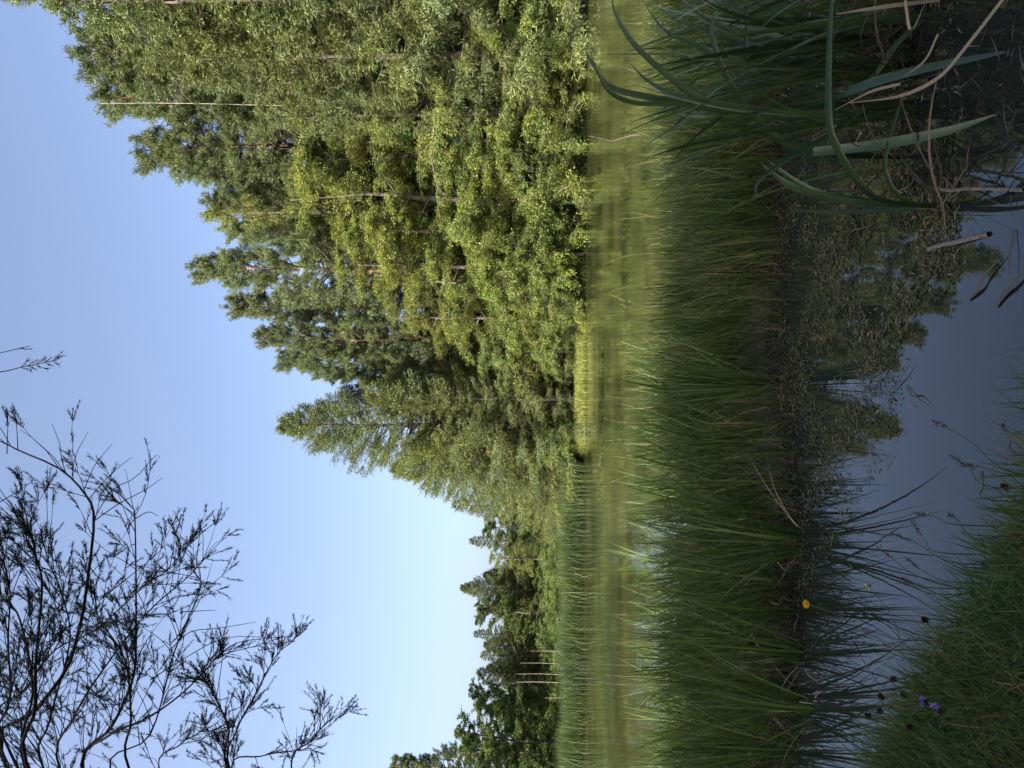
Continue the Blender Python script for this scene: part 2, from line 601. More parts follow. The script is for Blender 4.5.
def pine_meshes(seed, h=20.0, r=3.2, cb=0.35, nb=95):
    g = np.random.default_rng(seed)
    tr, br, cr = MB(), MB(), MB()
    tr.smooth = br.smooth = True
    zs = np.linspace(0, h, 14)
    wx = np.cumsum(g.normal(0, .10, 14)); wy = np.cumsum(g.normal(0, .10, 14))
    tp = np.stack([wx - wx[0], wy - wy[0], zs], 1)
    tube(tr, tp, np.interp(zs, [0, h * .1, h], [.24, .19, .03]), 8)
    P, D = [], []
    for i in range(nb):
        u = (i + g.random()) / nb
        t = u ** 0.85
        z = h * (cb + (1 - cb) * t)
        az = i * 2.4 + g.normal(0, .4)
        prof = (0.5 + 0.5 * math.sin(PI * min(1, t * .8 + .2))) * (1.02 - t) ** 0.55
        Lb = r * max(.18, prof) * g.uniform(.55, 1.2)
        el = -0.12 + 0.75 * t + g.normal(0, .15)
        p0 = np.array([np.interp(z, zs, tp[:, 0]), np.interp(z, zs, tp[:, 1]), z])
        c = curve_pts(p0, [math.cos(az) * math.cos(el), math.sin(az) * math.cos(el), math.sin(el)], Lb, 5, .45, g, .13)
        tube(br, c, np.linspace(.03 + .010 * Lb, .010, 6), 4)
        ns = int(4 + Lb * 2.2)
        for k in range(ns):
            s = g.uniform(.3, 1)
            q = c[min(4, int(s * 5))] + (c[min(5, int(s * 5) + 1)] - c[min(4, int(s * 5))]) * (s * 5 % 1)
            a2 = az + g.choice([-1, 1]) * g.uniform(.3, 1.2)
            d2 = np.array([math.cos(a2), math.sin(a2), g.uniform(0, .7)])
            c2 = curve_pts(q, d2, g.uniform(.3, .8), 3, .5, g, .12)
            tube(br, c2, [.012, .01, .008, .005], 3)
            for pt, dd in ((c2[3], c2[3] - c2[2]), (c2[2], c2[2] - c2[1]), (c2[2] + .08 * g.normal(size=3), d2)):
                P.append(pt); D.append(nrm(dd))
        P.append(c[5]); D.append(nrm(c[5] - c[4]))
    P = np.repeat(np.array(P), 30, 0); D = np.repeat(np.array(D), 30, 0)
    n = len(P)
    D = nrm(D * .6 + g.normal(0, .65, (n, 3)) + [0, 0, .25])
    leaves(cr, P + g.normal(0, .05, (n, 3)), D, g.uniform(.13, .26, n), .027, rg=g)
    return tr.mesh('trunk', M['pinebark']), br.mesh('branches', M['bark']), cr.mesh('crown', M['pine'])


def spruce_meshes(seed, h=18.0, r=3.2, nb=170, base=0.04, pend=.5, mat='spruce', ax=1.0):
    g = np.random.default_rng(seed)
    tr, br, cr = MB(), MB(), MB()
    tr.smooth = br.smooth = True
    zs = np.linspace(0, h, 10)
    tp = np.stack([g.normal(0, .03, 10), g.normal(0, .03, 10), zs], 1)
    tube(tr, tp, np.interp(zs, [0, h], [.22, .02]), 7)
    P, D, S = [], [], []
    for i in range(nb):
        t = (i + g.random()) / nb
        z = h * (base + (1 - base) * t ** .95)
        az = i * 2.4 + g.normal(0, .3)
        Lb = (r * (1 - t) ** .8 + .15) * g.uniform(.7, 1.18)
        el = -.25 + .95 * t + g.normal(0, .08)
        c = curve_pts([0, 0, z], [math.cos(az) * math.cos(el), math.sin(az) * math.cos(el), math.sin(el)], Lb, 6, .22, g, .07)
        tube(br, c, np.linspace(.018 + .008 * Lb, .006, 7), 3)
        n = int(7 + Lb * (12 if nb > 150 else 20))
        s = g.uniform(.12, 1, n) ** .8
        k = np.minimum(5, (s * 6).astype(int))
        q = c[k] + (c[k + 1] - c[k]) * (s * 6 - k)[:, None]
        dirb = nrm(c[k + 1] - c[k])
        side = nrm(np.cross(dirb, [0, 0, 1.])) * g.choice([-1, 1], n)[:, None]
        dd = nrm(dirb * .75 + side * g.uniform(.2, .9, n)[:, None] + np.array([0, 0, -1.]) * g.uniform(0, pend, n)[:, None])
        P.append(q); D.append(dd); S.append(np.clip(.25 + .5 * Lb * (1.1 - s), .2, .75))
        P.append(c[6:7]); D.append(dirb[-1:]); S.append(np.array([.35]))
    P = np.concatenate(P); D = np.concatenate(D); S = np.concatenate(S)
    # each spray is a small shoot set with needles on both sides
    K = 14
    n = len(P)
    u = np.tile(np.linspace(0.02, .9, K), n)
    PP = np.repeat(P, K, 0) + np.repeat(D, K, 0) * (np.repeat(S, K) * u)[:, None]
    DD = nrm(np.repeat(D, K, 0) * .9 + g.normal(0, .5, (n * K, 3)) + [0, 0, -.12])
    leaves(cr, PP + g.normal(0, .025, PP.shape), DD, g.uniform(.10, .19, n * K), .029, rg=g)
    return tr.mesh('trunk', M['bark']), br.mesh('branches', M['bark']), cr.mesh('crown', M[mat])


def broad_meshes(seed, h=12.0, r=3.0, nl=26, mat='birch', bark='bark', leaf=.13, base=.18, droop=-.5, dens=1.0, pale_top=False):
    g = np.random.default_rng(seed)
    tr, br, cr = MB(), MB(), MB()
    tr.smooth = br.smooth = True
    zs = np.linspace(0, h * .97, 12)
    wx = np.cumsum(g.normal(0, .09, 12)); wy = np.cumsum(g.normal(0, .09, 12))
    tp = np.stack([wx - wx[0], wy - wy[0], zs], 1)
    tube(tr, tp, np.interp(zs, [0, h], [.012 * h + .03, .015]), 7)
    P, D = [], []
    for i in range(nl):
        t = (i + g.random()) / nl
        z = h * (base + (.95 - base) * t)
        az = i * 2.4 + g.normal(0, .4)
        Lb = r * (math.sin(PI * (0.22 + .74 * t)) ** .7) * g.uniform(.65, 1.2)
        el = .35 + .65 * t + g.normal(0, .12)
        p0 = np.array([np.interp(z, zs, tp[:, 0]), np.interp(z, zs, tp[:, 1]), z])
        c = curve_pts(p0, [math.cos(az) * math.cos(el), math.sin(az) * math.cos(el), math.sin(el)], Lb * 1.15, 6, droop, g, .12)
        tube(br, c, np.linspace(.02 + .012 * Lb, .008, 7), 4)
        nt_ = int((6 + Lb * 5) * dens)
        for k in range(nt_):
            s = g.uniform(.15, 1)
            j = min(5, int(s * 6))
            q = c[j] + (c[j + 1] - c[j]) * (s * 6 - j)
            a2 = g.uniform(0, 2 * PI)
            d2 = nrm(nrm(c[j + 1] - c[j]) * .6 + np.array([math.cos(a2), math.sin(a2), g.uniform(-.5, .6)]))
            Lt = g.uniform(.35, .95) * min(1, .4 + Lb / 3)
            c2 = curve_pts(q, d2, Lt, 4, droop * 1.2, g, .15)
            tube(br, c2, [.010, .008, .006, .005, .003], 3)
            m_ = int(52 * dens)
            v = g.uniform(.1, 1, m_)
            jj = np.minimum(3, (v * 4).astype(int))
            P.append(c2[jj] + (c2[jj + 1] - c2[jj]) * (v * 4 - jj)[:, None] + g.normal(0, .075, (m_, 3)))
            D.append(nrm(d2 + g.normal(0, .8, (m_, 3)) + [0, 0, -.3]))
    P = np.concatenate(P); D = np.concatenate(D)
    n = len(P)
    L_ = g.uniform(.7, 1.25, n) * leaf
    leaves(cr, P, D, L_, L_ * .68, rg=g)
    return tr.mesh('trunk', M[bark]), br.mesh('branches', M[bark]), cr.mesh('crown', M[mat])


def shrub_meshes(seed, h=4.0, r=2.6, ns=16, mat='alder', leaf=.11, dens=1.0):
    g = np.random.default_rng(seed)
    tr, cr = MB(), MB()
    tr.smooth = True
    P, D = [], []
    for i in range(ns):
        az = i * 2.4 + g.normal(0, .4)
        sp_ = g.uniform(.1, 1.0)
        el = 1.45 - .95 * sp_
        Lb = h * g.uniform(.75, 1.1) * (1 - .12 * sp_)
        c = curve_pts([.3 * math.cos(az), .3 * math.sin(az), 0], [math.cos(az) * math.cos(el), math.sin(az) * math.cos(el), math.sin(el)], Lb, 7, -.5 * sp_, g, .10)
        tube(tr, c, np.linspace(.045, .008, 8), 4)
        for k in range(int(22 * dens)):
            s = g.uniform(.12, 1)
            j = min(6, int(s * 7))
            q = c[j] + (c[j + 1] - c[j]) * (s * 7 - j)
            a2 = g.uniform(0, 2 * PI)
            d2 = nrm(nrm(c[j + 1] - c[j]) * .5 + np.array([math.cos(a2), math.sin(a2), g.uniform(-.3, .5)]))
            c2 = curve_pts(q, d2, g.uniform(.35, .95), 4, -.5, g, .15)
            tube(tr, c2, [.009, .007, .006, .004, .003], 3)
            m_ = 46
            v = g.uniform(.1, 1, m_)
            jj = np.minimum(3, (v * 4).astype(int))
            P.append(c2[jj] + (c2[jj + 1] - c2[jj]) * (v * 4 - jj)[:, None] + g.normal(0, .055, (m_, 3)))
            D.append(nrm(d2 + g.normal(0, .7, (m_, 3))))
    P = np.concatenate(P); D = np.concatenate(D)
    n = len(P)
    L_ = g.uniform(.7, 1.25, n) * leaf
    leaves(cr, P, D, L_, L_ * .65, rg=g)
    return tr.mesh('stems', M['bark']), cr.mesh('foliage', M[mat])


KINDS = {
    'pine': [(pine_meshes(s, 20, r_, cb, nb), 20) for s, r_, cb, nb in ((1, 3.7, .30, 150), (2, 3.3, .24, 150), (3, 3.8, .40, 120), (4, 3.1, .20, 160))],
    'spruce': [(spruce_meshes(s, 18, r_, nb, b_, pe), 18) for s, r_, nb, b_, pe in ((11, 5.2, 330, .03, .8), (12, 2.9, 180, .05, .5), (13, 2.5, 165, .08, .6), (14, 4.0, 120, .04, 1.5))],
    'birch': [(broad_meshes(s, 14, r_, 29, 'birch', 'bark', .075, .10, -.9, 1.3), 14) for s, r_ in ((21, 3.6), (22, 3.2), (23, 2.8))],
    'alder': [(broad_meshes(s, 9, r_, 22, 'alder', 'bark', .08, .06, -.9, 1.2), 9) for s, r_ in ((31, 2.6), (32, 2.3))],
    'oak': [(broad_meshes(s, 12, r_, 32, 'dark_leaf', 'bark', .125, .05, -.3, 1.25), 12) for s, r_ in ((41, 3.6), (42, 3.2))],
    'pale_birch': [(broad_meshes(s, 14, 2.0, 22, 'birch', 'palebark', .10, .45, -.9, .8), 14) for s in (51, 52)],
    'sallow': [(broad_meshes(s, 6, 2.7, 18, 'sallow', 'bark', .085, .05, -1.3, 1.2), 6) for s in (71, 72, 73)],
    'shrub': [(shrub_meshes(s, 4, 2.6, n_, mt_, .072), 4) for s, n_, mt_ in ((61, 18, 'alder'), (62, 16, 'alder'), (63, 16, 'birch'))],
}
TREE_NAMES = {'pine': ('pine_tree', 'pine'), 'spruce': ('spruce_tree', 'spruce'), 'birch': ('birch_tree', 'birch'), 'alder': ('alder_tree', 'alder'),
              'oak': ('broadleaf_tree', 'tree'), 'pale_birch': ('birch_tree', 'birch'), 'shrub': ('willow_shrub', 'shrub'), 'sallow': ('sallow_tree', 'sallow')}


def plant_tree(kind, var, x, y, h, label, group=None, rz=None, wide=1.0):
    meshes, h0 = KINDS[kind][var % len(KINDS[kind])]
    name, cat = TREE_NAMES[kind]
    s = h / h0
    o = empty(name, (x, y, float(ground_z(x, y)) - .04), rng.uniform(0, 2 * PI) if rz is None else rz, (s * wide, s * wide, s))
    for nm, me in zip(('stems', 'foliage') if kind == 'shrub' else ('trunk', 'branches', 'crown'), meshes):
        c = bpy.data.objects.new(nm, me)
        COL.objects.link(c)
        c.parent = o
    tag(o, label, cat, group)
    return o


def tree_at(kind, var, px_y, px_top, d, label, group=None, rz=None, wide=1.0):
    """Stand a tree d metres ahead so that its tip reaches px_top in the photo's long direction."""
    p = at(px_top, px_y, d)
    g0 = float(ground_z(p[0], d))
    return plant_tree(kind, var, p[0], d, p[2] - g0, label, group, rz, wide)


G1 = 'tall trees of the wood on the far bank'
for a in [
    # kind, variant, y px, top px, distance, label, width
    ('pine', 1, -28, 10, 46, 'tallest pine at the edge of the wood, its tip running out of the picture', 1.1),
    ('pine', 0, 42, 86, 47, 'tall full-crowned pine with the highest rounded tip inside the picture', 1.25),
    ('pine', 3, 92, 112, 49, 'dense pine just below the highest rounded pine, beside the bare white stem', 1.1),
    ('pine', 2, 138, 146, 48, 'pine with an open ragged crown between the bare white stem and the two-tipped pines', 1.1),
    ('pine', 3, 172, 192, 50, 'pine with a short slanting top halfway down the slope of the skyline', 1.0),
    ('pine', 1, 203, 214, 49, 'pine behind the wispy birch tip on the slope of the skyline', 1.0),
    ('pine', 3, 234, 236, 50, 'low dark pine filling the notch before the orange-trunked pine', 1.0),
    ('pine', 2, 352, 286, 48, 'small pine stepping down next to the great cone-shaped spruce', .95),
    ('pine', 2, 264, 198, 45, 'pine with an orange upper trunk and sky showing through its open crown', .85),
    ('pine', 1, 308, 236, 50, 'pine standing behind and beside the orange-trunked pine', .9),
    ('pine', 0, 338, 262, 47, 'lower rounded pine between the orange-trunked pine and the great cone-shaped spruce', .8),
    ('pine', 3, 372, 318, 49, 'dark-trunked pine hard against the great cone-shaped spruce', .7),
]:
    tree_at(*a[:6], G1, wide=a[6])
tree_at('spruce', 0, 425, 281, 46, 'great cone-shaped spruce with feathered tips ending the tall wood', G1, wide=1.12)
tree_at('spruce', 3, 4, 60, 42.4, 'spruce with long sweeping branches at the edge of the picture, in front of the pines', G1, wide=1.3)
tree_at('spruce', 3, 62, 150, 42.8, 'yellowish spruce with hanging branches in front of the tallest full-crowned pine', G1, wide=1.15)
tree_at('spruce', 3, 118, 265, 43.0, 'spruce with brownish bare inner twigs next to the yellow-green birches', G1, wide=1.0)
tree_at('spruce', 1, 398, 365, 44.2, 'small spruce tucked in front of the great cone-shaped spruce', G1, wide=1.0)
tree_at('spruce', 2, 300, 300, 47.5, 'narrow spruce showing behind the yellow-green birches', G1)
tree_at('birch', 2, 212, 186, 46, 'thin birch with a wispy tip standing clear above the birches', G1, wide=.42)
G2 = 'yellow-green birches in front of the pines'
tree_at('birch', 0, 205, 285, 44, 'broad yellow-green birch in the middle of the wood edge', G2, wide=1.25)
tree_at('birch', 1, 262, 330, 43.2, 'yellow-green birch under the orange-trunked pine', G2, wide=1.2)
tree_at('birch', 1, 236, 345, 42.6, 'full yellow-green birch in front, its crown reaching down to the sallows', G2, wide=1.3)
tree_at('birch', 0, 288, 372, 42.4, 'shorter yellow-green birch just in front of the orange-trunked pine', G2, wide=1.2)
tree_at('birch', 2, 160, 320, 44.5, 'birch with brownish inner twigs between the spruce and the broad birch', G2, wide=1.2)
tree_at('birch', 1, 322, 385, 43.5, 'lower birch beside the dark gap near the grassy point', G2, wide=1.15)
tree_at('birch', 2, 95, 440, 43.6, 'olive birch half hidden behind the shore shrubs', G2, wide=1.2)
tree_at('spruce', 3, 392, 338, 48, 'spruce crowding close behind the great cone-shaped spruce', G1, wide=1.1)
tree_at('spruce', 0, 468, 392, 48, 'shorter spruce on the meadow side of the great cone-shaped spruce', G1, wide=1.15)
tree_at('spruce', 3, 505, 452, 51, 'lowest spruce of the row stepping down from the great spruce', G1, wide=1.3)
tree_at('birch', 0, 440, 400, 45.5, 'pale olive birch at the foot of the great spruce', G2, wide=.9)
tree_at('birch', 1, 492, 470, 50, 'low pale birch beyond the great spruce, next to the far meadow reeds', G2, wide=1.1)
G3 = 'leafy alders along the far waterline'
for y_, t_, d_, lb in ((28, 470, 42.4, 'bright alder nearest the edge of the picture above the water'), (88, 490, 42.0, 'alder hanging over the dark bank beside the dead brush'),
                       (165, 430, 42.2, 'alder with tiers of bright leaves above the waterline'), (235, 440, 42.0, 'alder under the broad yellow-green birch'),
                       (300, 455, 42.0, 'alder over the brightest green patch of bank'), (352, 470, 43.0, 'alder beside the dark hollow under the trees')):
    tree_at('alder', int(y_) % 2, y_, t_, d_, lb, G3, wide=1.15)
G4 = 'willow shrubs leaning over the far waterline'
for i, (y_, t_, d_, lb) in enumerate(((8, 505, 41.4, 'willow shrub at the edge of the picture over the waterline'), (62, 500, 41.5, 'willow shrub drooping to the dark waterline'),
                       (122, 508, 41.3, 'willow shrub behind the pale bare twig in the water'), (182, 498, 41.4, 'willow shrub with a long low bright bough'),
                       (228, 512, 41.3, 'low willow shrub on the lit part of the bank'), (278, 505, 41.3, 'willow shrub with the brightest green foliage on the bank'),
                       (318, 520, 41.5, 'willow shrub next to the grassy point'), (440, 520, 44.5, 'dull green shrub behind the grassy point under the great spruce'),
                       (478, 525, 48, 'dull shrub where the wood meets the reeds'))):
    tree_at('shrub', i, y_, t_, d_, lb, G4, wide=1.15)
for i, (y_, t_, d_, lb) in enumerate(((40, 470, 41.0, 'fresh green sallow spreading low over the water near the picture edge'), (100, 530, 40.8, 'fresh green sallow below the dead brush'), (150, 470, 40.9, 'tall fresh green sallow with boughs down to the waterline'),
                                      (205, 455, 41.0, 'fresh green sallow below the broad yellow-green birch'), (255, 470, 40.8, 'fresh green sallow in the middle of the sunlit bank'), (300, 480, 40.9, 'fresh green sallow nearest the grassy point'))):
    plant = tree_at('sallow', i, y_, t_, d_, lb, 'fresh green sallows over the far waterline', wide=1.25)
# second rank that closes the wood behind (seen through the gaps)
G5 = 'trees deeper in the wood'
for i, (k_, y_, t_, d_) in enumerate((('spruce', 10, 150, 52), ('pine', 60, 150, 54), ('spruce', 120, 240, 53), ('pine', 190, 250, 55), ('spruce', 240, 300, 54),
                                      ('spruce', 345, 330, 54), ('spruce', 410, 390, 53), ('oak', 30, 380, 47), ('oak', 100, 390, 47), ('oak', 180, 400, 47), ('oak', 250, 410, 47), ('oak', 330, 420, 48), ('oak', 400, 440, 48), ('oak', 60, 300, 49), ('oak', 150, 320, 49))):
    tree_at(k_, i, y_, t_, d_, ['dark tree standing deeper in the tall wood, seen through gaps in the front trees', 'shadowy tree deeper in the tall wood, behind the front row of trees'][0], G5, wide=1.3)

# far trees beyond the reeds, on the other side of the meadow
G6 = 'lower trees beyond the reeds'
for a in [
    ('spruce', 1, 541, 470, 80, 'pointed spruce at the start of the low far trees', 1.35),
    ('birch', 0, 560, 484, 79, 'olive leafy tree beside the first pointed far spruce', 1.0),
    ('spruce', 0, 588, 461, 82, 'grey-green pointed far tree, the tallest of the middle ones', 1.12),
    ('oak', 1, 612, 474, 80, 'round far tree with lit boughs beyond the reeds', 1.2),
    ('spruce', 2, 634, 474, 82, 'narrow dark far spruce beyond the pale dead stem', 1.50),
    ('spruce', 1, 655, 481, 81, 'second narrow far spruce, next to the leaning white stems', 1.65),
    ('spruce', 3, 672, 476, 82, 'dark blunt far spruce above the white stems', 1.35),
    ('oak', 0, 694, 472, 80, 'mossy green far tree over the white stems', 1.1),
    ('birch', 1, 714, 492, 78, 'yellowish far birch with a low rounded top', 1.1),
    ('oak', 0, 738, 458, 74, 'dark rounded far tree near the lower edge of the picture', 1.25),
    ('pine', 2, 768, 394, 74, 'open-crowned far pine cut by the edge of the picture', 1.0),
    ('oak', 1, 775, 480, 72, 'dark far tree at the very edge of the picture', 1.2),
    ('pale_birch', 1, 682, 492, 78, 'far birch with slender white stems beyond the reeds', .9),
    ('spruce', 0, 575, 484, 84, 'dark far tree filling behind the olive leafy tree', 1.3),
    ('spruce', 0, 645, 484, 85, 'dark far tree filling behind the narrow spruces', 1.4),
    ('oak', 1, 525, 482, 78, 'far tree beside the low pale birch', 1.2),
    ('spruce', 0, 708, 486, 83, 'dark far tree behind the yellowish far birch', 1.3),
    ('spruce', 0, 606, 486, 86, 'dark far tree behind the round lit one', 1.4),
    ('spruce', 0, 668, 487, 84, 'dark far tree behind the blunt spruce and the white stems', 1.4),
    ('oak', 1, 752, 462, 80, 'dark far tree between the rounded one and the open-crowned pine', 1.4),
]:
    tree_at(*a[:6], G6, wide=a[6])
G7 = 'low bushes at the foot of the far trees'
for i, y_ in enumerate((520, 545, 568, 592, 616, 640, 664, 690, 716, 744, 770)):
    tree_at('shrub', i % 2, y_, 538 - 3 * (i % 3), 77 + (i % 2), 'low bush behind the reeds at the foot of the far trees', G7, wide=1.5)

# woods that close the view behind both groups of trees
g = np.random.default_rng(70)
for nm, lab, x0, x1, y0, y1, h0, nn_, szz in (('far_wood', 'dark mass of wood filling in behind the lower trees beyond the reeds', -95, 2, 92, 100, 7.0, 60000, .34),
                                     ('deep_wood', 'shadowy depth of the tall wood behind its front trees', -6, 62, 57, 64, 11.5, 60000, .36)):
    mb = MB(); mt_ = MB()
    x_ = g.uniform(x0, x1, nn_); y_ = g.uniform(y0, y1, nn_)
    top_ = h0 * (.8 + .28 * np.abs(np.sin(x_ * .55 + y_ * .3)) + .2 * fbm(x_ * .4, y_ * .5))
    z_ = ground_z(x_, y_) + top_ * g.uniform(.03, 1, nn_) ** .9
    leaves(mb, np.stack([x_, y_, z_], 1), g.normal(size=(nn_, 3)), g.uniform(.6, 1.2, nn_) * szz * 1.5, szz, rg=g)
    for k in range(60):
        xx_, yy_ = g.uniform(x0, x1), g.uniform(y0, y1)
        z0_ = float(ground_z(xx_, yy_))
        tube(mt_, [[xx_, yy_, z0_ - .1], [xx_, yy_, z0_ + h0 * .9]], [.13, .05], 5)
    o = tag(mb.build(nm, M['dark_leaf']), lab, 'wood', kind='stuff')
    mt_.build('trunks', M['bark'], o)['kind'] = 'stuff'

# wood behind and beside the camera: only its shade reaches the picture
mb = MB(); mbt = MB()
g = np.random.default_rng(77)
for i, (x_, y_, h_) in enumerate([(-26, -2.2, 12.4), (-23, -2.6, 12.8), (-20, -2.4, 12.2), (-17.2, -2.3, 12.7), (-14.6, -2.6, 12.4), (-12.2, -2.2, 12.1), (-10, -2.5, 12.6), (-7.8, -2.2, 12), (-5.6, -2.7, 12.4),
                                  (-3.4, -3.4, 12.0), (-16, -6.5, 13), (-12, -6.5, 13), (-8, -7, 13), (-4, -7, 13), (-1, -6, 11), (2.5, -6, 11), (-20, -6, 13)]):
    h_ *= 1.06 if x_ > -12.5 else .985
    tube(mbt, [[x_, y_, 0.1], [x_ + .1, y_, h_ * .5], [x_, y_, h_ * .9]], [.16, .12, .04], 7)
    n = 7000
    d = nrm(g.normal(size=(n, 3))) * g.uniform(.3, 1, n)[:, None] ** .5
    d[:, 2] = np.sign(d[:, 2]) * np.abs(d[:, 2]) ** .8
    p = np.array([x_, y_, h_ * .54]) + d * np.array([2.2, 1.9, h_ * .46])
    leaves(mb, p, g.normal(size=(n, 3)), g.uniform(.24, .4, n), .28, rg=g)
wood = mb.build('woodland', M['dark_leaf'])
tag(wood, 'leafy wood on the near bank whose shade lies over the rushes', 'wood', kind='stuff')
mbt.build('trunks', M['bark'], wood)['kind'] = 'stuff'

# ------------------------------------------------------------------ far bank dressing
# grassy point
g = np.random.default_rng(5)
n = 26000
x_ = g.uniform(-5.5, 4.5, n); y_ = far_y(x_) + g.uniform(-.2, 3.2, n) ** 1.0
mb = MB()
blades(mb, np.stack([x_, y_, ground_z(x_, y_) - .02], 1), g.uniform(.10, .36, n), g.uniform(0, 2 * PI, n), g.uniform(0, .5, n), g.uniform(0, .8, n), .03, 2, rg=g)
tag(mb.build('bank_grass', M['far_leaf']), 'bright yellow-green grass on the low point of the far bank', 'grass', kind='stuff')
# litter and undergrowth under the wood edge
n = 30000
x_ = g.uniform(3.5, 26, n); y_ = far_y(x_) + g.uniform(-.1, 7, n)
mb = MB()
blades(mb, np.stack([x_, y_, ground_z(x_, y_) - .02], 1), g.uniform(.15, .5, n), g.uniform(0, 2 * PI, n), g.uniform(0, .9, n), g.uniform(0, 1.0, n), .04, 2, rg=g)
tag(mb.build('undergrowth', M['dark_leaf']), 'dark undergrowth on the bank under the wood edge', 'undergrowth', kind='stuff')

# far reeds
n = 34000
x_ = g.uniform(-34, -4.6, n)
yc = np.interp(x_, [-34, -24, -10, -4.6], [41.5, 42.5, 43.5, 44])
y_ = yc + g.normal(0, .75, n)
gap = (np.sin(x_ * 1.1) + np.sin(x_ * 2.7 + 1) * .6)
mb = MB()
hgt = g.uniform(1.1, 1.78, n) + .12 * gap
blades(mb, np.stack([x_, y_, np.full(n, -.05)], 1), hgt, g.uniform(0, 2 * PI, n), g.uniform(0, .18, n), g.normal(.6, .6, n), .026, 5, rg=g)
nd = 2600
x2 = g.uniform(-34, -4.6, nd)
y2 = np.interp(x2, [-34, -24, -10, -4.6], [41.5, 42.5, 43.5, 44]) - .5 + g.normal(0, .5, nd)
blades(mb, np.stack([x2, y2, np.full(nd, -.05)], 1), g.uniform(.3, 1.0, nd), g.uniform(0, 2 * PI, nd), g.uniform(0, .5, nd), g.uniform(0, .8, nd), .03, 3, mi=1, rg=g)
tag(mb.build('reed_bed', [M['reed'], M['oldleaf']]), 'long belt of tall reeds with brown stalks standing in the far water', 'reeds', kind='stuff')
# meadow behind
n = 14000
x_ = g.uniform(-60, -4, n); y_ = far_y(x_) + g.uniform(-.5, 5, n)
mb = MB()
blades(mb, np.stack([x_, y_, ground_z(x_, y_) - .02], 1), g.uniform(.4, 1.2, n), g.uniform(0, 2 * PI, n), g.uniform(0, .4, n), g.uniform(0, .8, n), .07, 2, rg=g)
tag(mb.build('meadow_grass', M['reed']), 'tall grass at the foot of the low far trees', 'grass', kind='stuff')


def twig_thing(name, paths, rad, mat, label, cat, group=None, part=None):
    mb = MB()
    mb.smooth = True
    for c, r_ in zip(paths, rad):
        c = np.asarray(c)
        tube(mb, spline(c, 10), np.linspace(r_, r_ * .35, 10), 5)
    o = mb.build(name, M[mat])
    return tag(o, label, cat, group)


# pale bare stem above the pines, dead brush, twig in the water
b0 = at(560, 106, 45.5); b0[2] = ground_z(b0[0], b0[1])
t0 = at(100, 104, 45.5)
pts = [b0 + (t0 - b0) * u + np.array([.08 * math.sin(9 * u), 0, 0]) for u in np.linspace(0, 1, 9)]
side = []
for u in np.linspace(.45, .97, 16):
    q = b0 + (t0 - b0) * u
    a_ = g.uniform(0, 2 * PI)
    side.append([q, q + np.array([math.cos(a_), math.sin(a_), .5]) * g.uniform(.3, .9), q + np.array([math.cos(a_), math.sin(a_), .45]) * g.uniform(.9, 1.5)])
twig_thing('dead_tree', [pts] + side, [.036] + [.009] * len(side), 'deadwood', 'bare white dead stem rising straight through the pine crowns', 'dead tree')
c0 = at(556, 97, 41.2)
pth = []
for i in range(22):
    e = at(g.uniform(515, 552), g.uniform(82, 116), 41.2 + g.uniform(-.8, .3))
    pth.append([c0 + g.normal(0, .08, 3), (c0 + e) / 2 + g.normal(0, .1, 3), e])
twig_thing('dead_brush', pth, [.03] * len(pth), 'deadwood', 'pale dead brush lying on the bank under the alders', 'brush')
a0, a1, a2, a3 = onz(640, 134, 0.0), None, None, None
yy = a0[1]
twig_thing('dead_branch', [[a0 - [0, 0, .1], at(628, 136, yy + 1), at(612, 141, yy + 3), at(600, 138, yy + 4.5), at(588, 136, yy + 5)], [at(612, 141, yy + 3), at(607, 146, yy + 3), at(600, 147, yy + 3)]], [.016, .009], 'bark',
           'thin bare branch sticking up out of the far water', 'branch')
for i, (y_, x0, x1) in enumerate(((653, 530, 558), (665, 520, 557), (676, 515, 556), (684, 516, 557), (700, 545, 557))):
    q0, q1 = at(x1, y_ + g.uniform(-1, 1), 66), at(x0, y_ - 2, 66)
    q0[2] = -.2
    twig_thing('dead_sapling', [[q0, (q0 + q1) / 2 + [.1, 0, 0], q1]], [.035], 'deadwood', ['short white dead stem standing behind the reeds, topmost of five', 'white dead stem second along behind the reeds', 'leaning white dead stem, the tallest of the five behind the reeds', 'white dead stem close beside the tallest leaning one', 'stub of a white dead stem, lowest of five behind the reeds'][i], 'dead stem', 'white dead stems behind the reeds')

# ------------------------------------------------------------------ rush bed
g = np.random.default_rng(8)
N = 85000
x_ = g.uniform(-7.5, 8.5, N); y_ = g.uniform(5.0, 9.7, N)
isl = island(x_, y_)
clump = fbm(x_ * 2.2, y_ * 2.2) + .5 * fbm(x_ * 5 + 3, y_ * 5)
keep = (isl > -.25 + .25 * g.random(N)) & (g.random(N) < (.66 + .6 * clump) * np.interp(x_, [-.4, .5], [.62, 1]))
x_, y_, clump = x_[keep], y_[keep], clump[keep]
n = len(x_)
hh = np.interp(y_, [5.0, 5.7, 7, 9.5], [.42, .62, .72, .66]) * (1 + .38 * clump) * g.uniform(.6, 1.18, n)
wind_az = g.normal(PI * .9, 1.2, n) + 1.5 * fbm(x_ * 3.1 + 7, y_ * 2.7)
b = np.stack([x_, y_, np.maximum(ground_z(x_, y_), -.03) - .02], 1)
pale = y_ > 8.0 + .25 * np.sin(x_ * 1.3) + g.normal(0, .15, n)  # paler blades follow the sunlit edge: straw tone and sunlight both in the colour
mb = MB()
i0 = ~pale
blades(mb, b[i0], hh[i0], wind_az[i0], g.exponential(.22, i0.sum()).clip(0, 1.1), g.normal(.3, .5, i0.sum()), g.uniform(.006, .015, i0.sum()), 3, rg=g, twist=1.2)
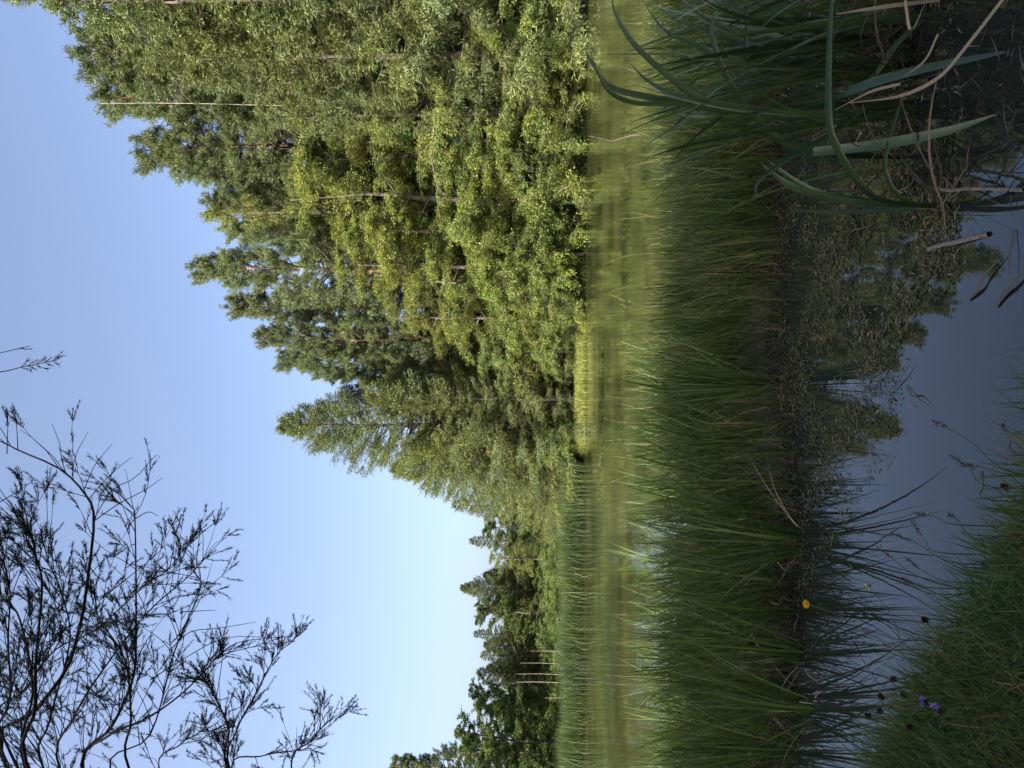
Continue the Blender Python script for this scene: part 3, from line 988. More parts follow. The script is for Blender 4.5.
# dead stalks low down on the pond side
nd = 3800
xd = g.uniform(-6, 7, nd); yd = 5.2 + .18 * np.sin(xd * 1.7) + np.abs(g.normal(0, .35, nd)) - .1
blades(mb, np.stack([xd, yd, np.full(nd, -.02)], 1), g.uniform(.12, .4, nd), g.uniform(0, 2 * PI, nd), g.uniform(.1, 1.3, nd), g.uniform(0, 1.2, nd), g.uniform(.003, .007, nd), 3, mi=1, rg=g)
tag(mb.build('rush_bed', [M['rush'], M['wet']]), 'thick bed of fine green rushes in shade across the middle of the pond', 'rushes', kind='stuff')
mb = MB()
i1 = pale & (g.random(n) < .6)
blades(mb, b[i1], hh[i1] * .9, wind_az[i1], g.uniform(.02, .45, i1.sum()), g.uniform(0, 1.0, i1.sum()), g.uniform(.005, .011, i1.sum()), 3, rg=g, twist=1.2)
tag(mb.build('sunlit_pale_rushes', M['rush_straw_lit']), 'straw-coloured rushes on the far side of the rush bed, sunlight put into their paler colour', 'rushes', kind='stuff')

# sword-leaved clumps standing among the rushes
proto = []
for s in range(6):
    gg = np.random.default_rng(200 + s)
    mb = MB()
    k = 20
    az = gg.uniform(0, 2 * PI, k)
    rr = gg.uniform(0, .09, k)
    blades(mb, np.stack([rr * np.cos(az), rr * np.sin(az), np.full(k, -.03)], 1), gg.uniform(.7, 1.12, k), az, gg.uniform(.03, .42, k), gg.uniform(.05, .75, k), gg.uniform(.014, .026, k), 7, rg=gg, twist=.5)
    md = MB()
    k = 5
    az = gg.uniform(0, 2 * PI, k)
    blades(md, np.stack([.06 * np.cos(az), .06 * np.sin(az), np.full(k, -.02)], 1), gg.uniform(.3, .7, k), az, gg.uniform(.5, 1.0, k), gg.uniform(.3, 1.4, k), .010, 5, rg=gg)
    proto.append((mb.mesh('green_leaves', M['sedge_green']), md.mesh('dead_leaves', M['dead'])))
# image places of the clump bases
cl = [(800, 544, 1.05), (792, 612, .95), (800, 655, .9), (794, 700, 1.0), (812, 712, .8), (796, 752, 1.0), (786, 585, .95), (770, 515, .95), (762, 640, .95), (760, 690, .9), (755, 745, .95), (760, 570, .95),
      (735, 480, 1.0), (738, 540, 1.0), (735, 605, .95), (732, 665, .95), (730, 725, .9), (722, 440, .9), (716, 400, .9), (716, 510, 1.0), (712, 575, .95), (712, 640, .9), (710, 700, .85), (705, 465, .95), (702, 420, .9), (698, 380, .85),
      (700, 545, .95), (697, 610, .9), (694, 355, .9), (692, 495, .95), (690, 570, .9), (688, 445, .9)]
cl = [(onz(a_, b_, 0.0), s_, a_ > 740) for a_, b_, s_ in cl]
while len(cl) < 110:                      # the left half of the bed is crowded with them
    q = np.array([g.uniform(-5.2, .35), g.uniform(5.45, 8.3), 0])
    if q[0] > -.1 - .6 * g.random() and g.random() < .6: continue
    if min(np.hypot(*(q - c_[0])[:2]) for c_ in cl) > .22:
        cl.append((q, g.uniform(.75, 1.0), True))
for i, (p, sc, near) in enumerate(cl):
    o = empty('sedge_clump', (p[0], p[1], max(-.02, float(ground_z(p[0], p[1])))), g.uniform(0, 2 * PI), sc * (.97 if near else 1.1))
    for nm, me in zip(('green_leaves', 'dead_leaves'), proto[i % 6]):
        c = bpy.data.objects.new(nm, me); COL.objects.link(c); c.parent = o
    lab = 'tuft of sword-shaped green leaves among the fine rushes'
    if i == 0: lab = 'fan of long sword-shaped leaves at the pond edge of the rushes, mirrored in the water'
    elif i in (1, 6): lab = 'tuft of sword-shaped leaves at the water edge above the yellow flower'
    elif i < 6: lab = 'tuft of sword-shaped leaves standing in the calm water with dark reflections'
    tag(o, lab, 'sedge', 'sedge clumps in the rush bed')

# seed-headed grasses rising above the lit rushes
for i, (y_, x0, x1) in enumerate(((283, 640, 603), (300, 645, 610), (252, 642, 606), (420, 640, 603), (395, 640, 606), (436, 642, 605), (340, 645, 612), (470, 650, 608), (215, 640, 612), (505, 650, 615))):
    p = onz(x0 + 14, y_, 0.0); Yd = min(p[1], 9.3)
    q0 = at(x0 + 20, y_, Yd); q0[2] = 0.0
    q1, q2 = at(x0 - 10, y_ + 3, Yd), at(x1, y_ + g.uniform(-14, 14), Yd)
    mb = MB()
    tube(mb, spline([q0, q1, q2], 8), np.linspace(.004, .002, 8), 4)
    o = empty('grass_stalk', q0)
    st = mb.build('stem', M['rush_straw_lit']); st.parent = o; st.matrix_parent_inverse = Matrix.Translation(-Vector(q0))
    mb = MB()
    k = 26
    u = g.uniform(.55, 1, k)
    c = spline([q0, q1, q2], 40)
    pp = c[(u * 39).astype(int)]
    leaves(mb, pp, nrm(q2 - q1) + g.normal(0, .5, (k, 3)), g.uniform(.02, .05, k), .006, rg=g)
    tube(mb, c[20:], np.full(20, .0016), 3)
    hd = mb.build('plume', M['rush_straw_lit']); hd.parent = o; hd.matrix_parent_inverse = Matrix.Translation(-Vector(q0))
    tag(o, 'straw-coloured grass stalk nodding above the sunlit far edge of the rushes', 'grass stalk', 'nodding grass stalks over the open water')

# ------------------------------------------------------------------ bulrushes at the lower right of the upright view
g = np.random.default_rng(21)
BUL = [
    # root px, n extra leaves, traced leaves [(points px, depth change to the tip, width)]
    ((938, 206), 0, [([(880, 204), (830, 198), (795, 188), (772, 173), (761, 163)], .1, .022), ([(880, 202), (828, 195), (800, 184), (780, 170), (768, 160)], .15, .02),
                     ([(890, 210), (840, 212), (790, 210)], .25, .02), ([(884, 201), (855, 178), (836, 146), (829, 120), (829, 60), (832, 0), (838, -50)], -.15, .024),
                     ([(905, 200), (885, 170), (892, 130), (905, 90)], -.1, .014)]),
    ((905, 158), 3, [([(860, 155), (800, 150), (774, 135), (740, 98), (721, 63), (712, 35), (714, 14), (722, -20)], .0, .022), ([(880, 157), (850, 156), (825, 154), (812, 152)], -.1, .026), ([(812, 152), (860, 147), (900, 141), (950, 130), (1003, 112)], -.72, -.034)]),
    ((915, 118), 3, [([(880, 116), (850, 114), (832, 109)], -.1, .024), ([(830, 110), (836, 99), (850, 91), (880, 80), (930, 67), (980, 57), (1035, 46)], -.72, -.034), ([(880, 100), (834, 132), (792, 156), (760, 180), (755, 198)], -.2, .022),
                     ([(860, 112), (800, 112), (743, 107), (700, 98), (665, 73), (637, 47), (623, 28), (614, 9), (611, -8)], .1, .024)]),
    ((900, 104), 3, [([(850, 106), (780, 109), (710, 105), (677, 96), (647, 80), (629, 62)], .2, .024), ([(850, 110), (780, 113), (710, 108), (654, 98), (618, 90), (604, 80), (590, 59), (584, 47)], .1, .026),
                     ([(850, 114), (780, 117), (720, 118), (690, 117), (660, 110)], .3, .024), ([(850, 108), (760, 112), (680, 104), (636, 103), (610, 92), (597, 70), (588, 45)], -.1, .02)]),
    ((905, 70), 5, [([(860, 72), (800, 80), (759, 77), (724, 65), (700, 47), (665, 30), (642, 0)], .1, .027), ([(850, 60), (800, 65), (747, 40), (700, 14), (672, -10)], .2, .028), ([(840, 66), (780, 62), (720, 36), (680, 20), (655, 5)], .2, .024)]),
    ((900, 36), 6, [([(850, 30), (790, 28), (740, 10), (700, -10)], .2, .026), ([(870, 40), (800, 52), (760, 56), (747, 59), (747, 20), (750, -10)], -.1, .022), ([(860, 44), (800, 44), (750, 30), (705, 22)], .25, .026)]),
    ((925, 8), 6, [([(900, 40), (880, 68), (860, 92)], .1, .022)]),
    ((900, -30), 6, []), ((870, 20), 5, []), ((880, 60), 5, []), ((945, -45), 4, []), ((878, 84), 4, []), ((870, -55), 5, []), ((860, 45), 4, []), ((845, -10), 5, [])]
BLAB = ['bulrush nearest the open water, its leaves swept to one side', 'bulrush with a broad leaf folded over and hanging to the water', 'bulrush with a long arching leaf and a bent-down pale blade',
        'bulrush whose slender leaf tips hang against the far water', 'bulrush with thick dark leaves crossing the lit far water', 'bulrush with a drooping dark leaf at the edge of the picture', 'bulrush at the picture edge beside the dead stalks']
for i, ((rx, ry), nx_, tl) in enumerate(BUL):
    p0 = onz(rx, ry, 0.0)
    o = empty('bulrush_plant', p0)
    inv = Matrix.Translation(-Vector(p0))
    mb = MB()
    for pts, dz, W in tl:
        hang_ = W < 0                # the bent-over half of a folded leaf starts at its crease
        W = abs(W)
        c = [] if hang_ else [p0 + [0, 0, -.05]]
        m_ = len(pts)
        for j, (a, b_) in enumerate(pts):
            c.append(at(a, b_, p0[1] + (-.1 + (dz + .1) * j / (m_ - 1) if hang_ else dz * (j + 1) / m_) + g.normal(0, .004)))
        c = np.array(c)
        ribbon(mb, c, W * 1.25, face=[g.normal(0, .35), -1, g.uniform(.2, .9)], n=5 * m_ + 6, basew=.95 if hang_ else .6, tip=.05 if hang_ or m_ > 4 else .8)
    for j in range(int(nx_ * 1.8)):
        az = g.uniform(0, 2 * PI) if g.random() < .4 else g.normal(PI / 2 + .9, .9)
        H = g.uniform(.75, 1.45)
        th = g.uniform(.02, .28); cv = g.uniform(.05, 1.0)
        q = p0 + [g.normal(0, .03), g.normal(0, .03), -.05]
        c = [q]
        for s in range(7):
            a_ = th + cv * (s / 7) ** 2
            c.append(c[-1] + H / 7 * np.array([math.sin(a_) * math.cos(az), math.sin(a_) * math.sin(az), math.cos(a_)]))
        ribbon(mb, c, g.uniform(.018, .030), face=[math.cos(az + g.normal(0, .5)), math.sin(az + g.normal(0, .5)), .1], n=16)
    l = mb.build('green_leaves', M['sedge'], o); l.matrix_parent_inverse = inv
    mb = MB()
    for j in range(12):
        az = g.uniform(0, 2 * PI); H = g.uniform(.25, .8); th = g.uniform(.1, 1.2); cv = g.uniform(.2, 1.6)
        c = [p0 + [g.normal(0, .05), g.normal(0, .05), -.03]]
        for s in range(6):
            a_ = th + cv * (s / 6)
            c.append(c[-1] + H / 6 * np.array([math.sin(a_) * math.cos(az), math.sin(a_) * math.sin(az), math.cos(a_)]))
        c = np.array(c); c[:, 2] = np.maximum(c[:, 2], .012)
        ribbon(mb, c, g.uniform(.006, .012), face=[g.normal(), g.normal(), 1], n=12)
    l = mb.build('dead_leaves', M['oldleaf'], o); l.matrix_parent_inverse = inv
    tag(o, BLAB[i] if i < len(BLAB) else 'bulrush in the dark thicket at the corner of the picture', 'bulrush', 'bulrushes at the corner of the pond')


def strip_thing(pts, W, mat, name, label, cat, group=None, round_=False):
    mb = MB()
    if round_:
        tube(mb, spline(pts, 9), np.full(9, W / 2), 7); mb.smooth = True
        # hollow end rings
    else:
        ribbon(mb, pts, W, face=[.2, -.4, 1], n=14, tip=.3, basew=.9)
    o = mb.build(name, M[mat])
    return tag(o, label, cat, group)


GD = 'dead stalks over the corner water'
strip_thing([at(1010, -10, 2.45), at(965, 48, 2.6), at(938, 78, 2.75), at(900, 96, 2.9), at(850, 103, 3.0)], .018, 'dead', 'dead_stalk', 'long bent tan stalk slanting across the dark corner', 'dead stalk', GD)
strip_thing([at(940, 0, 2.9), at(890, 6, 2.95), at(836, 14, 3.05)], .018, 'dead', 'dead_stalk', 'bright straw-coloured leaf lying level among the dark bulrushes', 'dead stalk', GD)
strip_thing([at(938, 34, 2.8), at(925, 60, 2.85), at(905, 76, 2.9)], .012, 'dead', 'dead_stalk', 'short broken brown stalk beside the long bent tan stalk', 'dead stalk', GD)
strip_thing([at(905, 0, 2.9), at(911, 30, 2.9), at(925, 4, 2.95)], .014, 'dead', 'dead_stalk', 'forked straw stalk at the edge of the picture', 'dead stalk', GD)
strip_thing([at(900, 84, 2.85), at(870, 92, 2.95), at(835, 110, 3.0)], .012, 'dead', 'dead_stalk', 'pinkish dry leaf curling under the folded broad leaf', 'dead stalk', GD)
GF = 'pieces of dead reed afloat'
for (a, b_, W, lab, rd) in [
    ((927, 249), (985, 234), .028, 'pale cut reed stem afloat beside the bulrushes', True),
    ((966, 300), (1003, 254), .022, 'weathered brown reed piece afloat next to the pale cut stem', False),
    ((994, 307), (1030, 262), .024, 'grey reed piece afloat with a dark twig across it', False),
    ((848, 234), (872, 225), .016, 'short tan reed piece among the floating weed', False),
    ((893, 391), (911, 363), .010, 'thin dark reed piece at the end of the weed patch', False),
    ((905, 385), (930, 408), .011, 'thin tan reed piece pointing to the grassy bank', False),
    ((884, 470), (893, 448), .008, 'slender reed piece alone on the calm water', False),
    ((930, 188), (1020, 190), .020, 'long grey reed lying at the foot of the bulrushes', True),
    ((940, 176), (1000, 205), .016, 'crooked tan reed crossing the long grey one', False),
    ((1012, 230), (1010, 285), .014, 'brown reed lying across the picture edge by the weed', False),
    ((802, 410), (806, 422), .010, 'tiny white reed scrap at the edge of the rushes', False)]:
    p, q = onz(a[0], a[1], .012), onz(b_[0], b_[1], .016)
    mid = (p + q) / 2 + [g.normal(0, .004), g.normal(0, .004), .003]
    strip_thing([p - [0, 0, .008], p + (q - p) * .3 + [g.normal(0, .01), g.normal(0, .01), -.002], mid, q - [0, 0, .014 if rd else .006]], W * .72, 'reedstraw' if rd else 'oldleaf', 'floating_reed', lab, 'reed piece', GF, rd)

# ------------------------------------------------------------------ floating weed
mb = MB()
n = 95000
xx = g.uniform(770, 960, n); yy = g.uniform(-20, 768, n)
inner = np.interp(yy, [0, 200, 280, 330, 400, 470, 540, 620, 700, 768], [1000, 980, 965, 930, 905, 880, 860, 835, 815, 805])
den = np.clip((inner - xx) / 80, 0, 1) ** .55 * np.interp(yy, [0, 150, 230, 420, 520, 600, 768], [.12, .2, .8, .85, .6, .4, .25])
pt = np.array([onz(a, b_) for a, b_ in zip(xx, yy)])
cl = fbm(pt[:, 0] * 6, pt[:, 1] * 7) + .7 * fbm(pt[:, 0] * 13 + 2, pt[:, 1] * 15)
keep = (g.random(n) < den * np.clip(.35 + 1.5 * cl, .01, 1)) & (pt[:, 1] < 5.6)
pt = pt[keep]; n = len(pt)
pt[:, 2] = g.uniform(.004, .009, n)
az = g.uniform(0, 2 * PI, n)
leaves(mb, pt, np.stack([np.cos(az), np.sin(az), g.normal(.02, .05, n)], 1), g.uniform(.009, .024, n) * np.interp(pt[:, 1], [2.6, 5], [.7, 1.1]), g.uniform(.006, .015, n), rg=g, flat=np.array([0, 0, 4.]))
n2 = 900
k = g.integers(0, n, n2)
az = g.uniform(0, 2 * PI, n2)
leaves(mb, pt[k] + g.normal(0, .05, (n2, 3)) * [1, 1, 0] + [0, 0, .004], np.stack([np.cos(az), np.sin(az), np.full(n2, .03)], 1), g.uniform(.02, .07, n2), .004, mi=1, rg=g, flat=np.array([0, 0, 1.]))
tag(mb.build('floating_weed', [M['weed'], M['dead']]), 'scattered drift of tiny olive weed leaves and scraps on the calm water', 'pond weed', kind='stuff')
# litter under the bulrushes
mb = MB()
n = 420
pt = np.array([onz(a, b_) for a, b_ in zip(g.uniform(850, 1040, n), g.uniform(-80, 200, n))])
pt[:, 2] = g.uniform(.006, .05, n)
az = g.uniform(0, 2 * PI, n)
leaves(mb, pt, np.stack([np.cos(az), np.sin(az), g.normal(.1, .35, n)], 1), g.uniform(.03, .16, n), g.uniform(.003, .009, n), rg=g)
tag(mb.build('dead_leaf_litter', M['wet']), 'matted brown leaf litter lying between the bulrush stems', 'leaf litter', kind='stuff')

# ------------------------------------------------------------------ grassy bank at the photographer's feet
g = np.random.default_rng(31)
n = 75000
x_ = g.uniform(-3.4, .9, n); y_ = g.uniform(1.1, 5.0, n)
edge = near_y(x_) - y_ + .06 * fbm(x_ * 7, y_ * 7)
keep = (edge > -.03) & (x_ > -.75 * y_ - .4)
x_, y_, edge = x_[keep], y_[keep], edge[keep]
n = len(x_)
tuft = fbm(x_ * 4, y_ * 4) + .6 * fbm(x_ * 9 + 2, y_ * 9)
mb = MB()
out_az = math.atan2(.8, .62) + g.normal(0, 1.5, n)
hh = (.145 + .06 * tuft + .07 * np.exp(-edge.clip(0) * 4)) * g.uniform(.5, 1.5, n)
blades(mb, np.stack([x_, y_, ground_z(x_, y_) - .01], 1), hh, out_az, g.uniform(.05, .75, n), g.uniform(.2, 1.9, n), g.uniform(.003, .0068, n), 5, rg=g)
tag(mb.build('grass', M['grass']), 'long tangled green grass on the near bank at the photographer\'s feet', 'grass', kind='stuff')
# broad leaves (plantain, clover) in the grass
mb = MB()
n = 420
x_ = g.uniform(-2.6, .4, n); y_ = g.uniform(1.5, 4, n)
k = near_y(x_) - y_ > .1
x_, y_ = x_[k], y_[k]; n = len(x_)
az = g.uniform(0, 2 * PI, n)
leaves(mb, np.stack([x_, y_, ground_z(x_, y_) + g.uniform(.04, .12, n)], 1), np.stack([np.cos(az), np.sin(az), g.uniform(.1, .9, n)], 1), g.uniform(.012, .034, n), g.uniform(.010, .020, n), rg=g, flat=np.array([0, 0, 1.]))
tag(mb.build('herb_leaves', M['grass']), 'small broad clover and plantain leaves mixed in the bank grass', 'herbs', kind='stuff')


def hang(o, ob, p):
    ob.parent = o
    ob.matrix_parent_inverse = Matrix.Translation(-Vector(p))


def stalk(base_px, pts_px, z0=.22, tipd=.1, r_=.0016):
    b = onz(base_px[0], base_px[1], z0)
    b2 = b.copy(); b2[2] = float(ground_z(b[0], b[1])) - .01
    m_ = len(pts_px)
    c = [b2, b] + [at(a, q, b[1] + tipd * (j + 1) / m_) for j, (a, q) in enumerate(pts_px)]
    return b2, spline(c, 14)


def ball(mb, p, r_, n, L, W, rg, d=None, up_=0.0, mi=0):
    v = nrm(rg.normal(size=(n, 3)) + [0, 0, up_])
    leaves(mb, p + v * r_ * .3, v, rg.uniform(.7, 1.1, n) * L, W, mi, rg=rg)


GS = 'seeding sedge stems leaning from the bank'
for i, (b, pts) in enumerate([((961, 588), [(915, 575), (879, 548)]), ((955, 563), [(920, 545), (892, 533)]), ((942, 553), [(925, 540), (912, 521)]), ((1012, 472), [(970, 441), (935, 421)]), ((990, 487), [(970, 468), (951, 456)]),
                              ((1012, 474), [(985, 468), (961, 465)]), ((988, 500), [(984, 485), (982, 473)]), ((960, 525), [(935, 517), (915, 513)]), ((975, 535), [(960, 522), (948, 514)]), ((935, 588), [(915, 584), (898, 582)]),
                              ((938, 594), [(918, 588), (902, 577)]), ((952, 582), [(925, 572), (906, 558)]), ((1020, 455), [(1010, 440), (1003, 424)]), ((922, 655), [(890, 628), (859, 602)]), ((918, 656), [(885, 646), (854, 642)]), ((890, 690), [(868, 668), (856, 645)]),
                              ((905, 640), [(880, 634), (862, 630)]), ((880, 730), [(850, 716), (838, 700)]), ((872, 745), [(848, 735), (834, 722)])]):
    p, c = stalk(b, pts, .20, .12)
    o = empty('seeding_sedge', p)
    mb = MB(); tube(mb, c, np.linspace(.0026, .0015, 14), 4); hang(o, mb.build('stem', M['stem']), p)
    mb = MB()
    for u in (13, 12, 11) if i % 3 else (13, 12):
        k = 16
        d0 = nrm(c[u] - c[u - 1])
        leaves(mb, c[u] + g.normal(0, .004, (k, 3)) - d0 * g.uniform(0, .022, k)[:, None], d0 + g.normal(0, .3, (k, 3)), .010, .0035, rg=g)
    hang(o, mb.build('seed_spike', M['head']), p)
    tag(o, 'thin sedge stem with dark seed spikes leaning from the bank over the water', 'sedge stem', GS)

for i, (b, pts, lab) in enumerate([((912, 655), [(895, 622), (880, 600), (868, 586)], 'small yellow flower on a curved stem, the one nearer the bank'),
                                   ((915, 660), [(880, 640), (845, 618), (807, 604)], 'wide open yellow flower seen against the dark reflections')]):
    p, c = stalk(b, pts, .18, .22 if i == 0 else .45)
    o = empty('yellow_flower', p)
    mb = MB(); tube(mb, c, np.linspace(.0019, .0013, 14), 5); hang(o, mb.build('stem', M['stem']), p)
    mb = MB()
    ball(mb, c[-1] - [0, 0, .004], .004, 16, .010, .004, g, up_=-.6)
    calyx = mb.build('calyx', M['stem'])
    mb = MB()
    nrm_ = nrm(np.array([.1, -.55, .8])) if i else nrm(np.array([-.6, -.1, .8]))
    ta = nrm(np.cross(nrm_, [1, .2, 0])); tb = np.cross(nrm_, ta)
    for ring, (k, L_, lift) in enumerate(((26, .020 if i else .014, .35), (18, .014 if i else .010, .7), (12, .008, 1.2))):
        an = np.arange(k) * 2 * PI / k + ring * .2
        d = np.cos(an)[:, None] * ta + np.sin(an)[:, None] * tb + nrm_ * lift
        leaves(mb, np.repeat(c[-1][None], k, 0) + nrm_ * .001 * ring, d, L_ * 1.15, .006, rg=g, flat=nrm_)
    fh = mb.build('flower_head', M['petal'])
    hang(o, fh, p)
    calyx.parent = fh
    tag(o, lab, 'flower', 'yellow flowers over the calm water')

for i, (b, pt_, lab) in enumerate([((945, 706), (924, 702), 'pale purple flower head at the rim of the bank grass'), ((962, 716), (940, 711), 'deeper purple flower with two open lips, lower in the grass')]):
    p, c = stalk(b, [pt_], .40, .02)
    o = empty('purple_flower', p)
    mb = MB(); tube(mb, c, np.linspace(.0022, .0018, 14), 5); hang(o, mb.build('stem', M['stem']), p)
    mb = MB()
    for q in range(4):
        ball(mb, c[-1] - [0, 0, .004 * q], .008, 10, .011, .007, g)
    fh = mb.build('flower_head', M['head'])
    hang(o, fh, p)
    mb = MB()
    for q in range(3 + i):
        e = c[-1] + g.normal(0, .009, 3) + [0, -.006, .008]
        ball(mb, e, .003, 7, .013, .009, g, up_=.7)
    mb.build('petals', M['purple']).parent = fh
    tag(o, lab, 'flower', 'purple flowers in the bank grass')

for i, (b, pt_, lab) in enumerate([((945, 640), (925, 620), 'dark round seed head on a hooked stem above the water'), ((915, 690), (894, 679), 'dark round seed head at the fringe of the bank grass'), ((905, 706), (881, 697), 'dark seed head, upper one of a close trio near the purple flowers'),
                                   ((895, 722), (868, 715), 'dark seed head nearest the water of the close trio'), ((905, 722), (880, 711), 'dark seed head in the middle of the close trio'), ((925, 700), (904, 695), 'brown seed head beside the pale purple flower'), ((945, 740), (910, 727), 'brown seed head low in the grass below the purple flowers'),
                                   ((1015, 500), (1005, 487), 'russet seed head at the foot of the sedge stems')]):
    p, c = stalk(b, [pt_], .36, .03)
    o = empty('seed_head_plant', p)
    mb = MB(); tube(mb, c, np.linspace(.0016, .0013, 14), 4); hang(o, mb.build('stem', M['stem']), p)
    mb = MB()
    ball(mb, c[-1], .008, 80, .013, .005, g, up_=.2)
    hang(o, mb.build('burr', M['redhead'] if i == 7 else M['head']), p)
    tag(o, lab, 'seed head', 'round seed heads in the bank grass')

# ------------------------------------------------------------------ feathery tree reaching in overhead
g = np.random.default_rng(42)
ROOT = np.array([-3.3, 3.0, .45])
tr, cr = MB(), MB()
tr.smooth = True


def sprig(p, d, L, n=12):
    """A feathery tip: a shoot with short fine needles turned forward."""
    c = curve_pts(p, d, L, 4, .15, g, .10)
    tube(tr, c, np.linspace(.0016, .0008, 5), 3)
    k = int(n * 4)
    u = g.uniform(.05, 1, k)
    j = np.minimum(3, (u * 4).astype(int))
    q = c[j] + (c[j + 1] - c[j]) * (u * 4 - j)[:, None]
    dd = nrm(c[-1] - c[0])
    leaves(cr, q, dd + g.normal(0, .36, (k, 3)), g.uniform(.014, .030, k), .0027, rg=g)


def feather(c, r0, r1, dens, first=.25, Lmax=.55):
    """Side twigs, twiglets and tips along a branch."""
    n = len(c)
    ln = np.linalg.norm(np.diff(c, axis=0), axis=1).sum()
    for k in range(int(ln * dens)):
        s = g.uniform(first, 1)
        j = min(n - 2, int(s * (n - 1)))
        q = c[j] + (c[j + 1] - c[j]) * (s * (n - 1) - j)
        d0 = nrm(c[j + 1] - c[j])
        side = nrm(np.cross(d0, g.normal(size=3)))
        d1 = nrm(d0 * .8 + side * g.uniform(.3, .75) + np.array([.18, .05, .18]))
        Lt = Lmax * g.uniform(.3, 1) * (1.15 - .5 * s)
        c1 = curve_pts(q, d1, Lt, 5, .12, g, .10)
        tube(tr, c1, np.linspace(.0026, .0012, 6), 3)
        if g.random() < .2:
            continue
        for e in range(g.integers(2, 6)):
            j2 = g.integers(2, 6)
            dd = nrm(nrm(c1[j2] - c1[j2 - 1]) + g.normal(0, .38, 3))
            sprig(c1[j2], dd, g.uniform(.05, .14), 9)
        sprig(c1[5], c1[5] - c1[4], g.uniform(.05, .12), 10)


STEMS = [
    # depth, radius at the picture edge, points, side twig density
    (3.6, .013, [(0, 749), (33, 713), (66, 670), (80, 626), (90, 560), (87, 584), (94, 519), (85, 494), (60, 469), (20, 451), (0, 441), (-40, 425)][:4] + [(87, 584), (94, 519), (85, 494), (60, 469), (20, 451), (0, 441), (-40, 425)], 3.2),
    (3.9, .012, [(83, 772), (110, 729), (125, 700), (135, 666), (136, 593), (135, 519), (133, 508)], 13),
    (3.4, .011, [(30, 772), (35, 710), (36, 660), (42, 587), (37, 560), (30, 534), (15, 504)], 13),
    (3.5, .009, [(26, 772), (33, 690), (20, 620), (5, 600), (-10, 580)], 14),
    (4.1, .010, [(83, 772), (110, 735), (146, 719), (179, 696), (206, 670), (219, 656), (256, 646)], 9),
    (4.0, .008, [(229, 774), (229, 729), (216, 700), (206, 680)], 12),
    (4.0, .007, [(231, 774), (236, 732), (256, 693), (276, 656), (292, 642)], 14),
    (4.3, .006, [(232, 772), (262, 756), (300, 750), (312, 748)], 14),
    (4.3, .006, [(292, 772), (312, 740), (322, 728), (330, 720)], 16),
    (3.7, .008, [(130, 772), (131, 719), (125, 660), (100, 620), (90, 590)], 12),
    (3.3, .008, [(-5, 772), (10, 700), (8, 643), (10, 593), (4, 560)], 14),
    (3.8, .007, [(60, 772), (75, 715), (110, 660), (150, 610), (190, 575), (212, 550)], 12),
    (3.6, .007, [(45, 772), (50, 720), (70, 640), (60, 590), (45, 555)], 13),
    (3.9, .006, [(110, 772), (150, 735), (175, 650), (200, 590), (196, 575)], 8),
    (4.2, .006, [(160, 772), (180, 745), (195, 735), (215, 725)], 12),
    (3.5, .006, [(0, 730), (25, 690), (55, 650), (95, 630), (140, 590), (175, 565)], 12),
]
for dpt, r_, pts, dens in STEMS:
    P_ = [at(a, b_, dpt) for a, b_ in pts]
    q = P_[0]
    root = ROOT + [g.normal(0, .12), g.normal(0, .12), 0]
    pre = [root, root + (q - root) * np.array([.18, .2, .5]), root + (q - root) * np.array([.55, .6, .82])]
    c = spline(pre + P_, 36)
    frac = 3 / (len(P_) + 2)
    rr = np.interp(np.linspace(0, 1, 36), [0, frac, 1], [.03, r_ * .85, .002])
    tube(tr, c, rr, 6)
    k0 = int(36 * frac)
    feather(c[k0 - 3:], r_, .002, dens * 1.75, .03, .48 if dpt < 3.95 else .22)
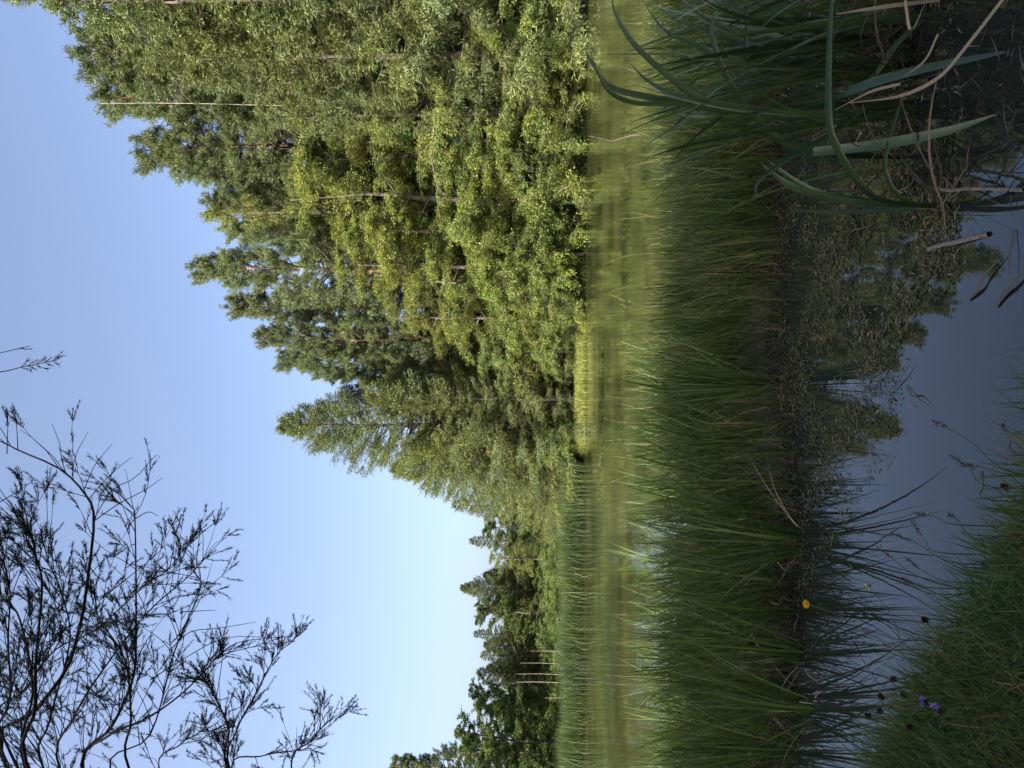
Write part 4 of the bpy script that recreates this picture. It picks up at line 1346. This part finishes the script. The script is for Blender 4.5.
# long bare shoots
for dpt, pts in [(3.6, [(94, 519), (112, 490), (135, 478), (155, 456), (160, 458)]), (3.6, [(94, 521), (120, 503), (145, 490), (162, 478)]), (3.6, [(72, 476), (76, 455), (88, 432)]), (3.6, [(84, 490), (95, 465), (112, 444)]), (3.6, [(88, 500), (110, 475), (132, 457)]),
                 (4.1, [(170, 650), (190, 632), (220, 628), (256, 622)]), (4.1, [(219, 656), (240, 642), (292, 636)]), (4.0, [(175, 640), (200, 600), (212, 563)]), (4.0, [(180, 612), (216, 610)]), (4.0, [(150, 680), (190, 655), (225, 638), (268, 637)]), (4.0, [(195, 590), (215, 582)]),
                 (3.6, [(0, 502), (20, 490), (34, 480)]), (3.9, [(216, 700), (222, 660), (220, 640)]), (3.8, [(135, 519), (148, 512), (158, 516)]), (3.8, [(100, 600), (150, 560), (165, 545)])]:
    P_ = spline([at(a, b_, dpt) for a, b_ in pts], 10)
    tube(tr, P_, np.linspace(.003, .0013, 10), 4)
# sprigs near the top edge, on a bough that arches back in from above
top = spline([at(-40, 425, 3.6), at(-90, 400, 3.5), at(-60, 378, 3.4), at(0, 372, 3.4), at(22, 367, 3.4), at(52, 361, 3.4)], 20)
tube(tr, top, np.linspace(.004, .0018, 20), 4)
for u in (15, 16, 17, 18, 19):
    for s in (-1, 1):
        sprig(top[u], nrm(top[min(19, u + 1)] - top[u - 1]) + s * .5 * rt, .05, 5)
sprig(top[19], top[19] - top[18], .05, 6)
top2 = spline([top[9], at(-20, 358, 3.4), at(0, 353, 3.4), at(30, 346, 3.4)], 12)
tube(tr, top2, np.linspace(.003, .0016, 12), 4)
sprig(top2[9], top2[10] - top2[9], .09, 5)
for a_, b_ in ((8, 428), (16, 425)):
    base = at(a_ + (2 if a_ > 10 else -1), b_ + 26, 3.6)
    tip = at(a_, b_ - 8, 3.6)
    c = spline([base, (base + tip) / 2 + rt * .01, tip], 8)
    tube(tr, c, np.linspace(.003, .0016, 8), 4)
    for u in (5, 6, 7):
        sprig(c[u], tip - base - up * -.02 + g.normal(0, .03, 3), .07, 9)
o = empty('feathery_tree', ROOT)
hang(o, tr.build('branches', M['twig']), ROOT)
hang(o, cr.build('foliage', M['fine']), ROOT)
tag(o, 'dark feathery fine-leaved tree reaching in from the picture edge against the sky', 'tree')
